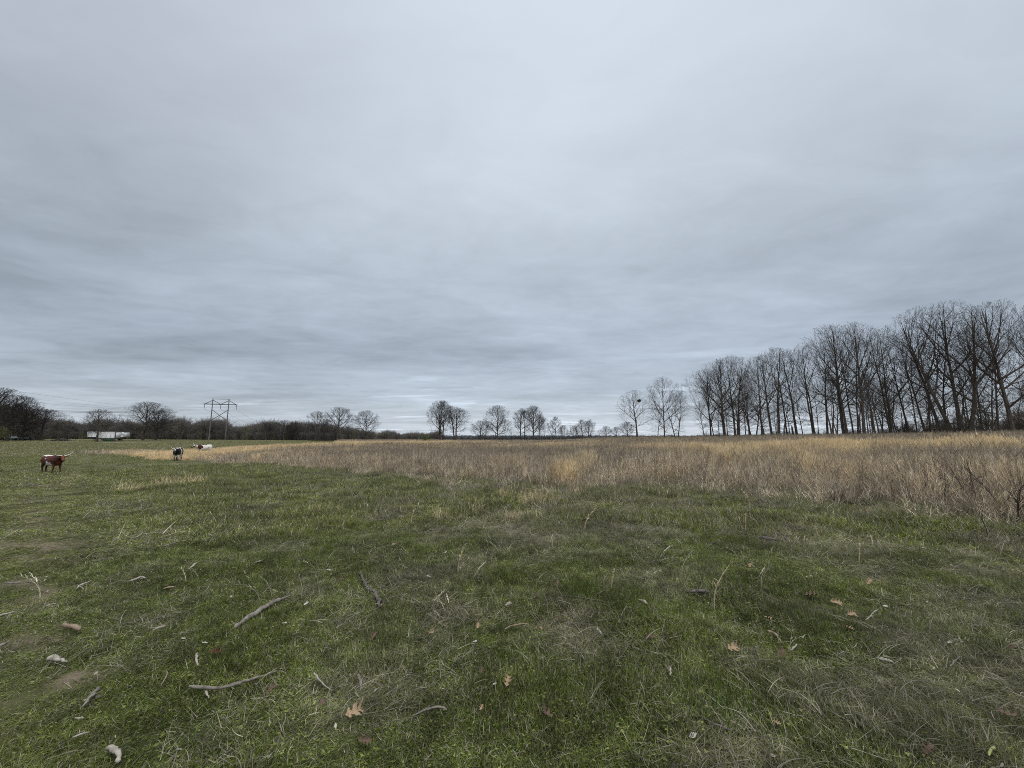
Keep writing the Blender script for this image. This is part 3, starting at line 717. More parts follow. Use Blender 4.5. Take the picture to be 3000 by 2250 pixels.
EAST = [
 ('tall', 1866, 1144, 95, 88, 'bare tree carrying a dark squirrel nest high in its crown', 0, 0),
 ('thin', 1926, 1182, 101, 62, 'thin bare tree just left of the tall round-topped tree right of the nest tree', 0, 0),
 ('oak', 1947, 1106, 92, 90, 'bare tree with a tall rounded crown next to the right of the nest tree', 0, 0),
 ('twin', 1985, 1150, 95, 66, 'short forked bare tree at the left end of the dense wood', 0, 0),
 ('oak2', 2083, 1082, 90, 120, 'spreading bare tree whose low limbs reach left over open sky at the wood end', 0, 1),
 ('thin', 2092, 1120, 95, 50, 'slim bare trunk close beside the spreading tree at the wood end', 0, 0),
 ('grand', 2124, 1055, 86, 118, 'stout brown trunked tree with broad base third from the left end of the wood', 0, 1),
 ('tall', 2153, 1046, 88, 100, 'dark tree with forked top right of the stout brown trunk', 0, 1),
 ('tall2', 2166, 1044, 91, 80, 'dark tree touching its forked neighbour right of the stout brown trunk', 0, 0),
 ('thin2', 2186, 1110, 95, 55, 'small thin tree hidden between thick trunks in the left half of the wood', 0, 0),
 ('twin2', 2211, 1085, 90, 72, 'slender double stemmed tree in a gap in the left half of the wood', 0, 0),
 ('twin', 2233, 1048, 95, 80, 'narrow V shaped tree just right of the slender double stemmed one', 0, 0),
 ('lean', 2262, 1042, 82, 120, 'thick trunked tree throwing a long limb up to the left', -2, 0),
 ('tall2', 2283, 1020, 80, 92, 'tall straight tree with a high narrow crown beside the leaning slim one', 0, 0),
 ('thin2', 2309, 1022, 82, 84, 'slim tree leaning left towards its straight neighbour', -4, 0),
 ('tall2', 2335, 1026, 80, 92, 'straight tree right of the short dead snag', 0, 0),
 ('twin2', 2387, 1012, 78, 96, 'V shaped double trunk standing alone right of the snag', 0, 0),
 ('thin', 2398, 1085, 80, 40, 'very thin sapling trunk beside the V shaped double trunk', 0, 0),
 ('lean', 2424, 1000, 76, 100, 'crooked tree with a thick knot where it bends left', -3, 0),
 ('lean', 2472, 957, 72, 150, 'tall tree arching left with its crown the widest in the middle of the wood', -7, 0),
 ('tall', 2484, 956, 70, 120, 'dark straight trunk in the tight bundle of four trunks', -2, 0),
 ('thin2', 2500, 975, 71, 80, 'thin trunk leaning left inside the tight bundle of trunks', -5, 0),
 ('thin', 2514, 985, 70, 70, 'thin trunk at the right of the tight bundle of trunks', -3, 0),
 ('grand', 2532, 950, 67, 125, 'thick upright tree with pale buds just right of the bundle of trunks', 0, 1),
 ('twin', 2612, 962, 70, 130, 'large tree split low into a wide V in the right half of the wood', 0, 1),
 ('thin', 2630, 1060, 73, 60, 'short thin tree against the foot of the wide V tree', 0, 0),
 ('lean', 2667, 1010, 70, 90, 'slanting tree between the wide V tree and the long leaning tree', -5, 0),
 ('thin2', 2690, 1015, 72, 70, 'slim upright tree left of the long leaning tree', 0, 0),
 ('lean', 2714, 985, 66, 100, 'curved dark tree right behind the slim upright one', -4, 0),
 ('thin', 2724, 1010, 68, 60, 'thin pole like tree almost touching the curved dark tree', 0, 0),
 ('lean', 2762, 905, 63, 150, 'very tall tree leaning far to the left with its top above all its neighbours', -8, 0),
 ('tall2', 2776, 1000, 64, 90, 'straight darker trunk crossing behind the foot of the far leaning tree', -1, 0),
 ('triple', 2818, 893, 60, 165, 'massive tree rising in several great limbs from one thick base', 0, 0),
 ('thin2', 2836, 1000, 62, 70, 'companion trunk fused against the massive many limbed tree', 1, 0),
 ('oak', 2884, 965, 60, 100, 'medium tree right of the massive many limbed tree', 0, 1),
 ('thin', 2908, 1000, 62, 70, 'slender tree in front of the undergrowth near the right edge', 0, 0),
 ('tall', 2930, 955, 64, 90, 'dark upright tree left of the great tree at the right edge', 0, 0),
 ('grand', 2972, 888, 56, 165, 'great dark trunked tree filling the right edge of the photo', 0, 1),
 ('tall', 3035, 905, 58, 130, 'tall tree cut by the right edge of the photo', 0, 0),
 ('oak2', 3110, 930, 60, 130, 'tree whose outer twigs only just enter at the right edge', 0, 0),
]
for k, u, vt, Yd, wp, lab, tl, bd in EAST: plant_tree(k, u, vt, Yd, wp * 1.18, lab, G_R, tilt=tl * .6, buds=bool(bd))
MID = [
 ('twin', 1288, 1174, 176, 64, 'left tree of the tallest pair on the middle skyline', 0), ('tall', 1297, 1175, 177, 44, 'right hand stem of the tallest pair on the middle skyline', 0),
 ('tall2', 1331, 1190, 174, 44, 'upright tree just right of the tallest pair', -2), ('lean', 1337, 1195, 173, 66, 'tree bending right out of the same foot as the upright one', 6),
 ('oak', 1407, 1232, 185, 52, 'low rounded tree in the gap right of the tallest pair', 0), ('thin', 1420, 1233, 186, 30, 'thin tree against the low rounded tree', 0),
 ('oak2', 1457, 1188, 170, 66, 'round crowned tree standing nearest the field in the middle of the skyline', 0), ('thin', 1451, 1238, 171, 28, 'small stem at the left foot of the round crowned tree', -6),
 ('thin2', 1481, 1228, 176, 36, 'slim tree just right of the round crowned tree', 0), ('thin', 1498, 1250, 178, 22, 'lowest sapling right of the round crowned tree', 0),
 ('tall', 1527, 1200, 172, 46, 'first tree of the dense middle clump', 0), ('thin2', 1538, 1196, 174, 36, 'dark tree leaning left in the dense middle clump', -5),
 ('grand', 1562, 1189, 170, 46, 'tallest and darkest tree of the dense middle clump', 0), ('tall', 1580, 1213, 174, 34, 'tree right of the tallest one in the middle clump', 0),
 ('thin2', 1594, 1224, 172, 34, 'last tree of the dense middle clump', 0), ('thin', 1623, 1238, 176, 30, 'crooked stem leaning left under the small lollipop tree', -12),
 ('tall2', 1629, 1221, 174, 32, 'small lollipop shaped tree with a bare lower trunk', 0), ('twin', 1651, 1245, 176, 26, 'short forked tree right of the lollipop tree', 0),
 ('sparse', 1667, 1233, 176, 18, 'nearly branchless dead pole right of the lollipop tree', 0), ('twin', 1682, 1247, 178, 26, 'short spreading tree in the broken row right of the dead pole', 0),
 ('thin', 1697, 1242, 178, 22, 'thin stem in the broken row left of the last clump', -4), ('tall2', 1707, 1229, 176, 32, 'upright tree starting the last small clump', 0),
 ('tall', 1723, 1234, 176, 30, 'dense dark tree inside the last small clump', 0), ('thin2', 1731, 1229, 176, 28, 'tree at the right end of the last small clump', 0),
 ('thin', 1758, 1257, 215, 16, 'small distant tree standing left of its larger mate in the wide gap', 0), ('oak', 1777, 1248, 215, 28, 'larger of the two small distant trees in the wide gap', 0),
 ('oak2', 1806, 1250, 200, 24, 'pale distant tree just left of the nest tree', 0), ('oak', 1838, 1236, 150, 44, 'low bush like tree under the left branches of the nest tree', 0),
]
for k, u, vt, Yd, wp, lab, tl in MID: plant_tree(k, u, vt, Yd, wp * 1.12, lab, G_C, tilt=tl)
WEST = [
 ('oak', 1072, 1203, 176, 66, 'dome shaped tree standing right of the three on the left skyline', 0), ('oak', 989, 1193, 170, 80, 'widest round tree left of the dome shaped one', 0),
 ('oak2', 925, 1205, 174, 54, 'tree at the left of the three on the left skyline', 0), ('thin2', 953, 1228, 178, 44, 'small tree tucked between two round trees on the left skyline', 0),
 ('oak2', 832, 1231, 182, 62, 'flat topped tree rising from the hedge of woods', 0), ('twin', 862, 1233, 186, 40, 'forked tree right of the flat topped one', 0),
 ('tall', 779, 1238, 180, 42, 'dark low tree left of the flat topped tree', 0), ('oak2', 420, 1178, 135, 112, 'tallest broad tree left of the power line frame', 0),
 ('oak', 458, 1202, 142, 76, 'tree overlapping the right side of the tallest broad tree', 0), ('tall', 286, 1199, 112, 90, 'tree with a dark trunk crossing in front of the white trailers', 0),
 ('sparse', 339, 1212, 112, 52, 'thin leaning tree in front of the right white trailer', 5), ('oak2', 122, 1199, 122, 108, 'tree with yellowish lower twigs beside the gravel drive', 0),
 ('grand', -40, 1135, 112, 170, 'tall dense tree cut by the left edge of the photo', 0), ('oak', 22, 1158, 116, 120, 'dense tree sloping down from the left edge', 0),
 ('oak2', 68, 1185, 120, 90, 'lower tree at the right foot of the left edge mass', 0), ('oak', -10, 1190, 108, 70, 'small tree with fresh green leaves at the left edge', 0),
]
for i, (k, u, vt, Yd, wp, lab, tl) in enumerate(WEST):
    plant_tree(k, u, vt, Yd, wp * 1.05, lab, G_L, tilt=tl, buds=(i in (11, 15)), budmat=M_bud2)
for i in range(46):
    u = rng.uniform(2060, 3080); Yd = rng.uniform(84, 130) - (u - 2060) * .018
    plant_tree(random.choice(['thin', 'thin2', 'tall2', 'sparse', 'tall']), u, rng.uniform(1130, 1215) - (u - 2060) * .085, Yd, rng.uniform(40, 80),
               'thin bare tree standing deep inside the wood at the right', 'thin trees deep inside the right-hand wood')
# squirrel nest
np_ = at(1872, 1174, 95)
rgn = np.random.RandomState(5); nn = 260
c0 = rgn.randn(nn, 3) * [.16, .16, .12]; dd = rgn.randn(nn, 3); dd /= np.linalg.norm(dd, axis=1, keepdims=True)
P_ = np.stack([c0 - dd * .2, c0, c0 + dd * .2], 1)
v_, q_ = tubes(P_, np.full((nn, 3), .035), 3)
o = link('squirrel_nest', mkmesh('squirrel_nest', v_, q_, M_bark)); o.location = np_
tag(o, 'dark ball of twigs lodged high in the bare tree left of the wood', 'nest')
# short dead snag
sp = at(2324, VH, 80); zz_ = g1(sp[0], 80)
v_, q_ = tubes([[(0, 0, -.2), (.03, 0, .8), (-.02, .02, 1.6), (-.08, 0, 2.4), (-.1, .02, 3.0)]], [[.24, .2, .18, .16, .05]], 7)
o = link('dead_snag', mkmesh('dead_snag', v_, q_, M_bark, True)); o.location = (sp[0], 80, zz_)
tag(o, 'short broken dead trunk standing in a gap of the wood', 'snag')

# background woods, undergrowth
def scrub_proto(nm, seed, H=9., n0=9, mat=None, tw=.02):
    rg = random.Random(seed); lv = [[], [], []]; rl = [[], [], []]
    for i in range(n0):
        a = rg.uniform(0, 6.28); r_ = rg.uniform(0, .22 * H); p = np.array([r_ * cos(a), r_ * sin(a), 0.])
        d = np.array([rg.gauss(0, .18), rg.gauss(0, .18), 1.]); L = H * rg.uniform(.6, 1); pts = [p]
        for k in range(6):
            d = d + np.array([rg.gauss(0, .09), rg.gauss(0, .09), 0]); d /= np.linalg.norm(d); p = p + d * L / 6; pts.append(p)
        lv[0].append(pts); rl[0].append([H * .011 * (1 - k / 7) + tw * .5 for k in range(7)])
        for j in range(15):
            s_ = rg.uniform(.08, .98); k = int(s_ * 6); q = pts[k] + (pts[min(k + 1, 6)] - pts[k]) * (s_ * 6 - k)
            a = rg.uniform(0, 6.28); el = rg.uniform(.2, 1.1); d2 = np.array([cos(a) * cos(el), sin(a) * cos(el), sin(el)]); l2 = H * rg.uniform(.12, .27)
            q2 = [q, q + d2 * l2 * .5, q + (d2 + [0, 0, .25]) * l2]; lv[1].append(q2); rl[1].append([tw * 1.2, tw, tw * .6])
            for m_ in range(7):
                s3 = rg.random(); b3 = q + d2 * l2 * s3; a = rg.uniform(0, 6.28); el = rg.uniform(0, 1.3); d3 = np.array([cos(a) * cos(el), sin(a) * cos(el), sin(el)])
                lv[2].append([b3, b3 + d3 * H * rg.uniform(.05, .11)]); rl[2].append([tw * .7, tw * .4])
    v_, q_ = join([tubes(np.array(lv[i]), np.array(rl[i]), 3) for i in range(3)])
    return mkmesh(nm, v_, q_, mat or M_twigfar)
pr = [scrub_proto('woodland_piece', 300 + i, 9., n0=11, tw=.021) for i in range(5)]
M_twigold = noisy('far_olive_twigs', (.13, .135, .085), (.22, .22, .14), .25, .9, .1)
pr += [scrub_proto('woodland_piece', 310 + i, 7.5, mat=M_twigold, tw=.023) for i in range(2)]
def band(n_, u0, u1, Y0, Y1):
    u = rng.uniform(u0, u1, n_); Yd = rng.uniform(Y0, Y1, n_); return u, Yd, (u - UC) / F * Yd
XS = []; YS = []; HS = []
for (n_, u0, u1, Y0, Y1, hh) in ((1000, -700, 130, 128, 175, 8.6), (1700, 110, 1000, 188, 235, 9.0), (450, 110, 1010, 186, 194, 4.5), (260, 960, 1100, 200, 250, 6.5), (500, 1040, 1290, 300, 370, 8.2)):
    u, Yd, x = band(n_, u0, u1, Y0, Y1); XS.append(x); YS.append(Yd)
    if u1 == 130: hh = np.interp(u, [-700, -60, 20, 60, 110, 130], [14, 14.5, 13.2, 11, 8.5, 8.2])
    HS.append(hh / 9. * (.75 + .45 * vnoise(u, u * 0, 38, 7)) * (.8 + .35 * rng.rand(n_)))
x = np.concatenate(XS); y = np.concatenate(YS); hs = np.concatenate(HS)
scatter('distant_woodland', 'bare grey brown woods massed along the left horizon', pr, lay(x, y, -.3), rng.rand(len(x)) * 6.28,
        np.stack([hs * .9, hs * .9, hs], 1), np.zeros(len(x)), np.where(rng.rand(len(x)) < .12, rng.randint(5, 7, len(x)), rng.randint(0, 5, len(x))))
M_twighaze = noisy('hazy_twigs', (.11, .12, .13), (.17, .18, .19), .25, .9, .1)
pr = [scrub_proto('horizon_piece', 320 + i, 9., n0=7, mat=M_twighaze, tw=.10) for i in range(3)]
u, Yd, x = band(2600, 950, 3700, 640, 900); y = Yd
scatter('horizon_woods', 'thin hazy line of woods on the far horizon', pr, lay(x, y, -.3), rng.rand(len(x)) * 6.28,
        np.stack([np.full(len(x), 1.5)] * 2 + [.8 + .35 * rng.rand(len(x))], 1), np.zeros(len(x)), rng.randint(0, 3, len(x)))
u, Yd, x = band(1200, -1200, 1000, 420, 560); y = Yd
M_brush = noisy('brush_twigs', (.06, .05, .042), (.11, .095, .075), 1, .9, .1)
pr = [scrub_proto('brush_piece', 330 + i, 3., n0=8, mat=M_brush, tw=.008) for i in range(4)]
XS = []; YS = []; SC = []
for (n_, u0, u1, Y0, Y1, s_) in ((60, 2040, 2600, 82, 125, .7), (75, 2600, 3200, 66, 110, 1.2), (26, 2780, 3150, 66, 90, 1.8)):
    u, Yd, x = band(n_, u0, u1, Y0, Y1); XS.append(x); YS.append(Yd); SC.append(s_ * (.6 + .7 * rng.rand(n_)))
x = np.concatenate(XS); y = np.concatenate(YS); sc = np.concatenate(SC)
scatter('undergrowth', 'tangled bare brush on the floor of the right-hand wood', pr, lay(x, y, -.1), rng.rand(len(x)) * 6.28, sc, np.zeros(len(x)), rng.randint(0, 4, len(x)))
# leafing shrubs
def leaf_shrub(u, Yd, h, wd, label, seed, mat, ns=700, size=.07, name='leafing_shrub'):
    x = at(u, VH, Yd)[0]; o = empty(name, (x, Yd, g1(x, Yd))); rg = np.random.RandomState(seed)
    me_ = scrub_proto('stems', seed, h, n0=6, mat=M_bark, tw=.012); s_ = link('stems', me_, o); s_.scale = (wd / h * 1.3, wd / h * 1.3, 1)
    P = rg.randn(ns, 3) * [wd * .36, wd * .36, h * .24] + [0, 0, h * .55]; P[:, 2] = np.abs(P[:, 2])
    f = link('foliage', leaf_specks(P, size, seed, mat, 'foliage'), o); f['kind'] = 'stuff'
    tag(o, label, 'shrub'); return o
leaf_shrub(1248, 150, 3.0, 2.6, 'small yellow green shrub at the foot of the middle woods', 41, M_bud2, 900, .10)
leaf_shrub(2822, 58.5, 7.0, 3.4, 'yellow green vine covered shrub wrapped round the massive tree', 42, M_bud2, 600, .045)
leaf_shrub(2890, 58, 4.5, 3.6, 'olive leafing shrub between the two great trees at the right', 43, M_bud2, 420, .04)
leaf_shrub(-4, 104, 4.6, 2.6, 'fresh green bush at the left edge of the photo', 44, M_bud2, 900, .09)

# ------------------------------------------------------------------ power line frame
def bx(cx, cy, cz, sx_, sy_, sz_):
    v_ = np.array([(a, c, d) for a in (-1, 1) for c in (-1, 1) for d in (-1, 1)]) * [sx_ / 2, sy_ / 2, sz_ / 2] + [cx, cy, cz]
    q_ = np.array([(0, 1, 3, 2), (4, 6, 7, 5), (0, 4, 5, 1), (2, 3, 7, 6), (0, 2, 6, 4), (1, 5, 7, 3)]); return v_, q_
def bar(p, q, r, s_=6): return tubes([[p, [(p[i] + q[i]) / 2 for i in range(3)], q]], [[r] * 3], s_)
TY = 185.; tp = at(637, VH, TY); tz = g1(tp[0], TY)
ldir = np.array([-.45, 1.]); ldir /= np.linalg.norm(ldir); arm = np.array([ldir[1], -ldir[0]]); arm_a = math.atan2(arm[1], arm[0])
tw_ = empty('power_pylon', (tp[0], TY, tz), arm_a)
HT = at(637, 1168, TY)[2] - tz; HA = at(637, 1184.5, TY)[2] - tz; HI = at(637, 1198, TY)[2] - tz
HX1 = at(637, 1201, TY)[2] - tz; HX0 = at(637, 1233, TY)[2] - tz
S = 3.2; AR = 6.7
for s_ in (-1, 1):
    v_, q_ = tubes([[(s_ * S, 0, -.3), (s_ * S, 0, HT * .35), (s_ * S, 0, HT * .7), (s_ * S, 0, HT)]], [[.25, .23, .20, .17]], 8)
    link('pole', mkmesh('pole', v_, q_, M_pole, True), tw_)
v_, q_ = bx(0, .34, HA, 2 * AR, .22, .36); link('crossarm', mkmesh('crossarm', v_, q_, M_pole), tw_)
v_, q_ = bar((-S, 0, HT - .25), (S, 0, HT - .25), .07); link('tie_bar', mkmesh('tie_bar', v_, q_, M_steel), tw_)
for a, c in (((-AR + .5, .2, HA), (-S, .2, HT - .8)), ((0, .2, HA), (-S, .2, HT - .8)), ((0, .2, HA), (S, .2, HT - .8)), ((AR - .5, .2, HA), (S, .2, HT - .8)),
             ((-S, .28, HX1), (S, .28, HX0)), ((-S, -.28, HX0), (S, -.28, HX1))):
    v_, q_ = bar(a, c, .15); link('brace', mkmesh('brace', v_, q_, M_pole), tw_)
for s_ in (-1, 0, 1):
    k_ = 14; zs_ = np.linspace(HA - .2, HI, k_); v_, q_ = tubes([[(s_ * (AR - .35), .34, z_) for z_ in zs_]], [[.15 if i % 2 else .07 for i in range(k_)]], 7)
    link('insulator', mkmesh('insulator', v_, q_, M_steel), tw_)
tag(tw_, 'wooden H shaped power line frame rising above the far woods', 'power pylon')
def wire(p, q, sag, r, n_=40):
    p = np.array(p, float); q = np.array(q, float); s_ = np.linspace(0, 1, n_)[:, None]
    P = p + (q - p) * s_; P[:, 2] -= (4 * sag * s_ * (1 - s_))[:, 0]; return tubes([P], [np.full(n_, r)], 4)
for s_, lb in ((-1, 'left'), (0, 'middle'), (1, 'right')):
    c_ = np.array([tp[0], TY]) + arm * s_ * (AR - .35); h_ = tz + HI
    n_ = c_ - ldir * 270; f_ = c_ + ldir * 330
    v1 = wire((c_[0], c_[1], h_), (n_[0], n_[1], 15.5), 6.5, .010, 60); v2 = wire((c_[0], c_[1], h_), (f_[0], f_[1], 14), 7.5, .035, 40)
    vv, qq = join([v1, v2]); tag(link('power_line', mkmesh('power_line', vv, qq, M_steel)),
        'thin power line hanging from the %s insulator of the wooden frame' % lb, 'cable', 'power lines on the wooden frame')
# lower service wires on the left, running in front of the woods
for k, (va, vb) in enumerate(((1189.5, 1203.5), (1194.5, 1205.5))):
    p = at(-420, va - 12, 96 + k); q = at(520, vb + 3, 176)
    vv, qq = wire(p, q, .9, .055 + .008 * k, 50)
    tag(link('service_wire', mkmesh('service_wire', vv, qq, M_steel)), ('upper' if k == 0 else 'lower') + ' of two slack wires crossing in front of the left woods', 'cable', 'slack wires at the left')

# ------------------------------------------------------------------ trailers, vehicles far left
def trailer_root(name, u, Yd, label, cat, rz=0.):
    x = at(u, VH, Yd)[0]; o = empty(name, (x, Yd, g1(x, Yd)), rz); tag(o, label, cat); return o
def wheel(parent, x, y, r, wd=.22):
    n_ = 14; P = [[(x, y - wd / 2, r), (x, y - wd / 2 + .01, r), (x, y + wd / 2 - .01, r), (x, y + wd / 2, r)]]
    th = np.linspace(0, 2 * pi, n_, endpoint=False)
    v_ = []; q_ = []
    for (yy, rr) in ((y - wd / 2, r * .55), (y - wd / 2, r * .92), (y - wd / 2 + .04, r), (y + wd / 2 - .04, r), (y + wd / 2, r * .92), (y + wd / 2, r * .55)):
        v_ += [(x + cos(a) * rr, yy, r + sin(a) * rr) for a in th]
    for k in range(5):
        for i in range(n_):
            j = (i + 1) % n_; q_.append((k * n_ + i, k * n_ + j, (k + 1) * n_ + j, (k + 1) * n_ + i))
    w_ = link('wheel', mkmesh('wheel', v_, q_, M_black), parent)
    v_, q_ = tubes([[(x, y - wd / 2 - .01, r), (x, y, r), (x, y + wd / 2 + .01, r)]], [[r * .5] * 3], 10)
    fc = [tuple(a) for a in q_] + [tuple(range(10)), tuple(range(20, 30))]
    link('rim', mkmesh('rim', v_, fc, M_steel), w_)
def slat_trailer(u0, u1, vt, vb, Yd, label, nslat, wheels, slope=0.):
    o = trailer_root('white_trailer', (u0 + u1) / 2, Yd, label, 'trailer', .0)
    L = (u1 - u0) / F * Yd; z0 = o.location.z; zt = at(u0, vt, Yd)[2] - z0; zb = max(at(u0, vb, Yd)[2] - z0, .35); W = 2.2
    v_, q_ = join([bx(0, W / 2, (zt + zb) / 2, L - .12, W - .1, zt - zb - .1)]); link('box_body', mkmesh('box_body', v_, q_, M_slat), o)
    v_, q_ = bx(0, W / 2, zt + .03, L + .06, W + .06, .08); link('roof', mkmesh('roof', v_, q_, M_steel), o)
    v_, q_ = bx(0, W / 2, zb - .08, L, W * .8, .14); link('chassis', mkmesh('chassis', v_, q_, M_black), o)
    hs_ = (zt - zb) / nslat; sm = None
    for i in range(nslat):
        v_, q_ = bx(0, 0, 0, L, .06, hs_ * .78)
        if sm is None: sm = mkmesh('slat', v_, q_, M_white)
        s_ = link('slat', sm, o); s_.location = (0, -.0, zb + hs_ * (i + .5))
    npst = max(2, int(L / 1.3)); pm = None
    for i in range(npst + 1):
        v_, q_ = bx(0, 0, 0, .09, .05, zt - zb)
        if pm is None: pm = mkmesh('post', v_, q_, M_slat)
        s_ = link('post', pm, o); s_.location = (-L / 2 + .05 + i * (L - .1) / npst, -.07, (zt + zb) / 2)
    for wx in wheels:
        wheel(o, wx * L / 2, .25, .36)
    return o
slat_trailer(256, 283, 1264.8, 1281, 128, 'left white trailer with a small dark hatch, behind the dark trunk', 5, (.55, .8))
slat_trailer(287, 337, 1265.2, 1284.5, 126, 'middle and longest white slatted trailer with rusty stripes', 6, (-.5, .5))
slat_trailer(340.5, 361.5, 1265.8, 1281.5, 128, 'right and shortest white trailer beyond the leaning tree', 4, (-.35, .35))
o = trailer_root('green_trough', 322, 119, 'green metal trough standing in front of the middle white trailer', 'trough')
v_, q_ = join([bx(0, 0, .62, 2.9, .9, .08), bx(0, -.42, .42, 2.9, .06, .5), bx(0, .42, .42, 2.9, .06, .5), bx(-1.42, 0, .42, .06, .8, .5), bx(1.42, 0, .42, .06, .8, .5)])
link('tank', mkmesh('tank', v_, q_, M_greenp), o)
for a in (-1.2, 1.2):
    for c in (-.35, .35):
        v_, q_ = bx(a, c, .09, .1, .1, .18); link('leg', mkmesh('leg', v_, q_, M_greenp), o)
o = trailer_root('flatbed_trailer', 50, 122, 'low dark flatbed with a pale top rail parked at the far left', 'trailer', .05)
v_, q_ = bx(0, 0, .82, 5.0, 2.0, .2); link('deck', mkmesh('deck', v_, q_, M_silver), o)
v_, q_ = bx(.1, 0, .55, 5.4, 1.7, .28); link('chassis', mkmesh('chassis', v_, q_, M_black), o)
v_, q_ = join([bx(-.9, 0, 1.12, .9, .8, .34), bx(-.2, 0, 1.05, .4, .5, .2)]); link('tool_box', mkmesh('tool_box', v_, q_, M_silver), o)
for a in (-1.3, 1.6):
    for c in (-.85, .85): wheel(o, a, c, .38)
# brush pile
bp_ = at(179, VH, 116); rgb_ = np.random.RandomState(12); nn = 240
c0 = rgb_.randn(nn, 3) * [1.0, .7, .25] + [0, 0, .45]; c0[:, 2] = np.abs(c0[:, 2]) * (1 - np.minimum(np.abs(c0[:, 0]) / 2.4, .8)); dd = rgb_.randn(nn, 3) * [1, 1, .45]; dd /= np.linalg.norm(dd, axis=1, keepdims=True)
P_ = np.stack([c0 - dd * .55, c0 + rgb_.randn(nn, 3) * .06, c0 + dd * .55], 1)
v1 = tubes(P_, np.full((nn, 3), .06), 4); v2 = tubes([[(.3, 0, .5), (.9, 0, 1.2), (1.5, 0, 2.0)]], [[.09, .07, .03]], 5)
v_, q_ = join([v1, v2]); o = link('brush_pile', mkmesh('brush_pile', v_, q_, M_bark)); o.location = (bp_[0], 116, g1(bp_[0], 116))
tag(o, 'dark heap of cut branches beside the gravel drive', 'brush pile')

# ------------------------------------------------------------------ cattle
def loft(secs, s_=14):
    V_ = []; Q_ = []
    for (x, z, hh, hw) in secs:
        for k in range(s_):
            a = 2 * pi * k / s_; V_.append((x, hw * cos(a), z + hh * sin(a)))
    m_ = len(secs)
    for i in range(m_ - 1):
        for k in range(s_):
            j = (k + 1) % s_; Q_.append((i * s_ + k, i * s_ + j, (i + 1) * s_ + j, (i + 1) * s_ + k))
    Q_.append(tuple(range(s_))[::-1]); Q_.append(tuple((m_ - 1) * s_ + k for k in range(s_))); return V_, Q_
def limb(pts, rad, s_=10):
    n_ = len(pts); k = 4; P = []; R = []
    for i in range(n_ - 1):
        for j in range(k):
            f = j / k; P.append(np.array(pts[i]) * (1 - f) + np.array(pts[i + 1]) * f); R.append(rad[i] * (1 - f) + rad[i + 1] * f)
    P.append(np.array(pts[-1])); R.append(rad[-1]); v_, q_ = tubes([P], [R], s_); q_ = [tuple(a) for a in q_]
    q_.append(tuple(range(s_))[::-1]); q_.append(tuple(len(P) * s_ - s_ + a for a in range(s_))); return [tuple(a) for a in v_], q_
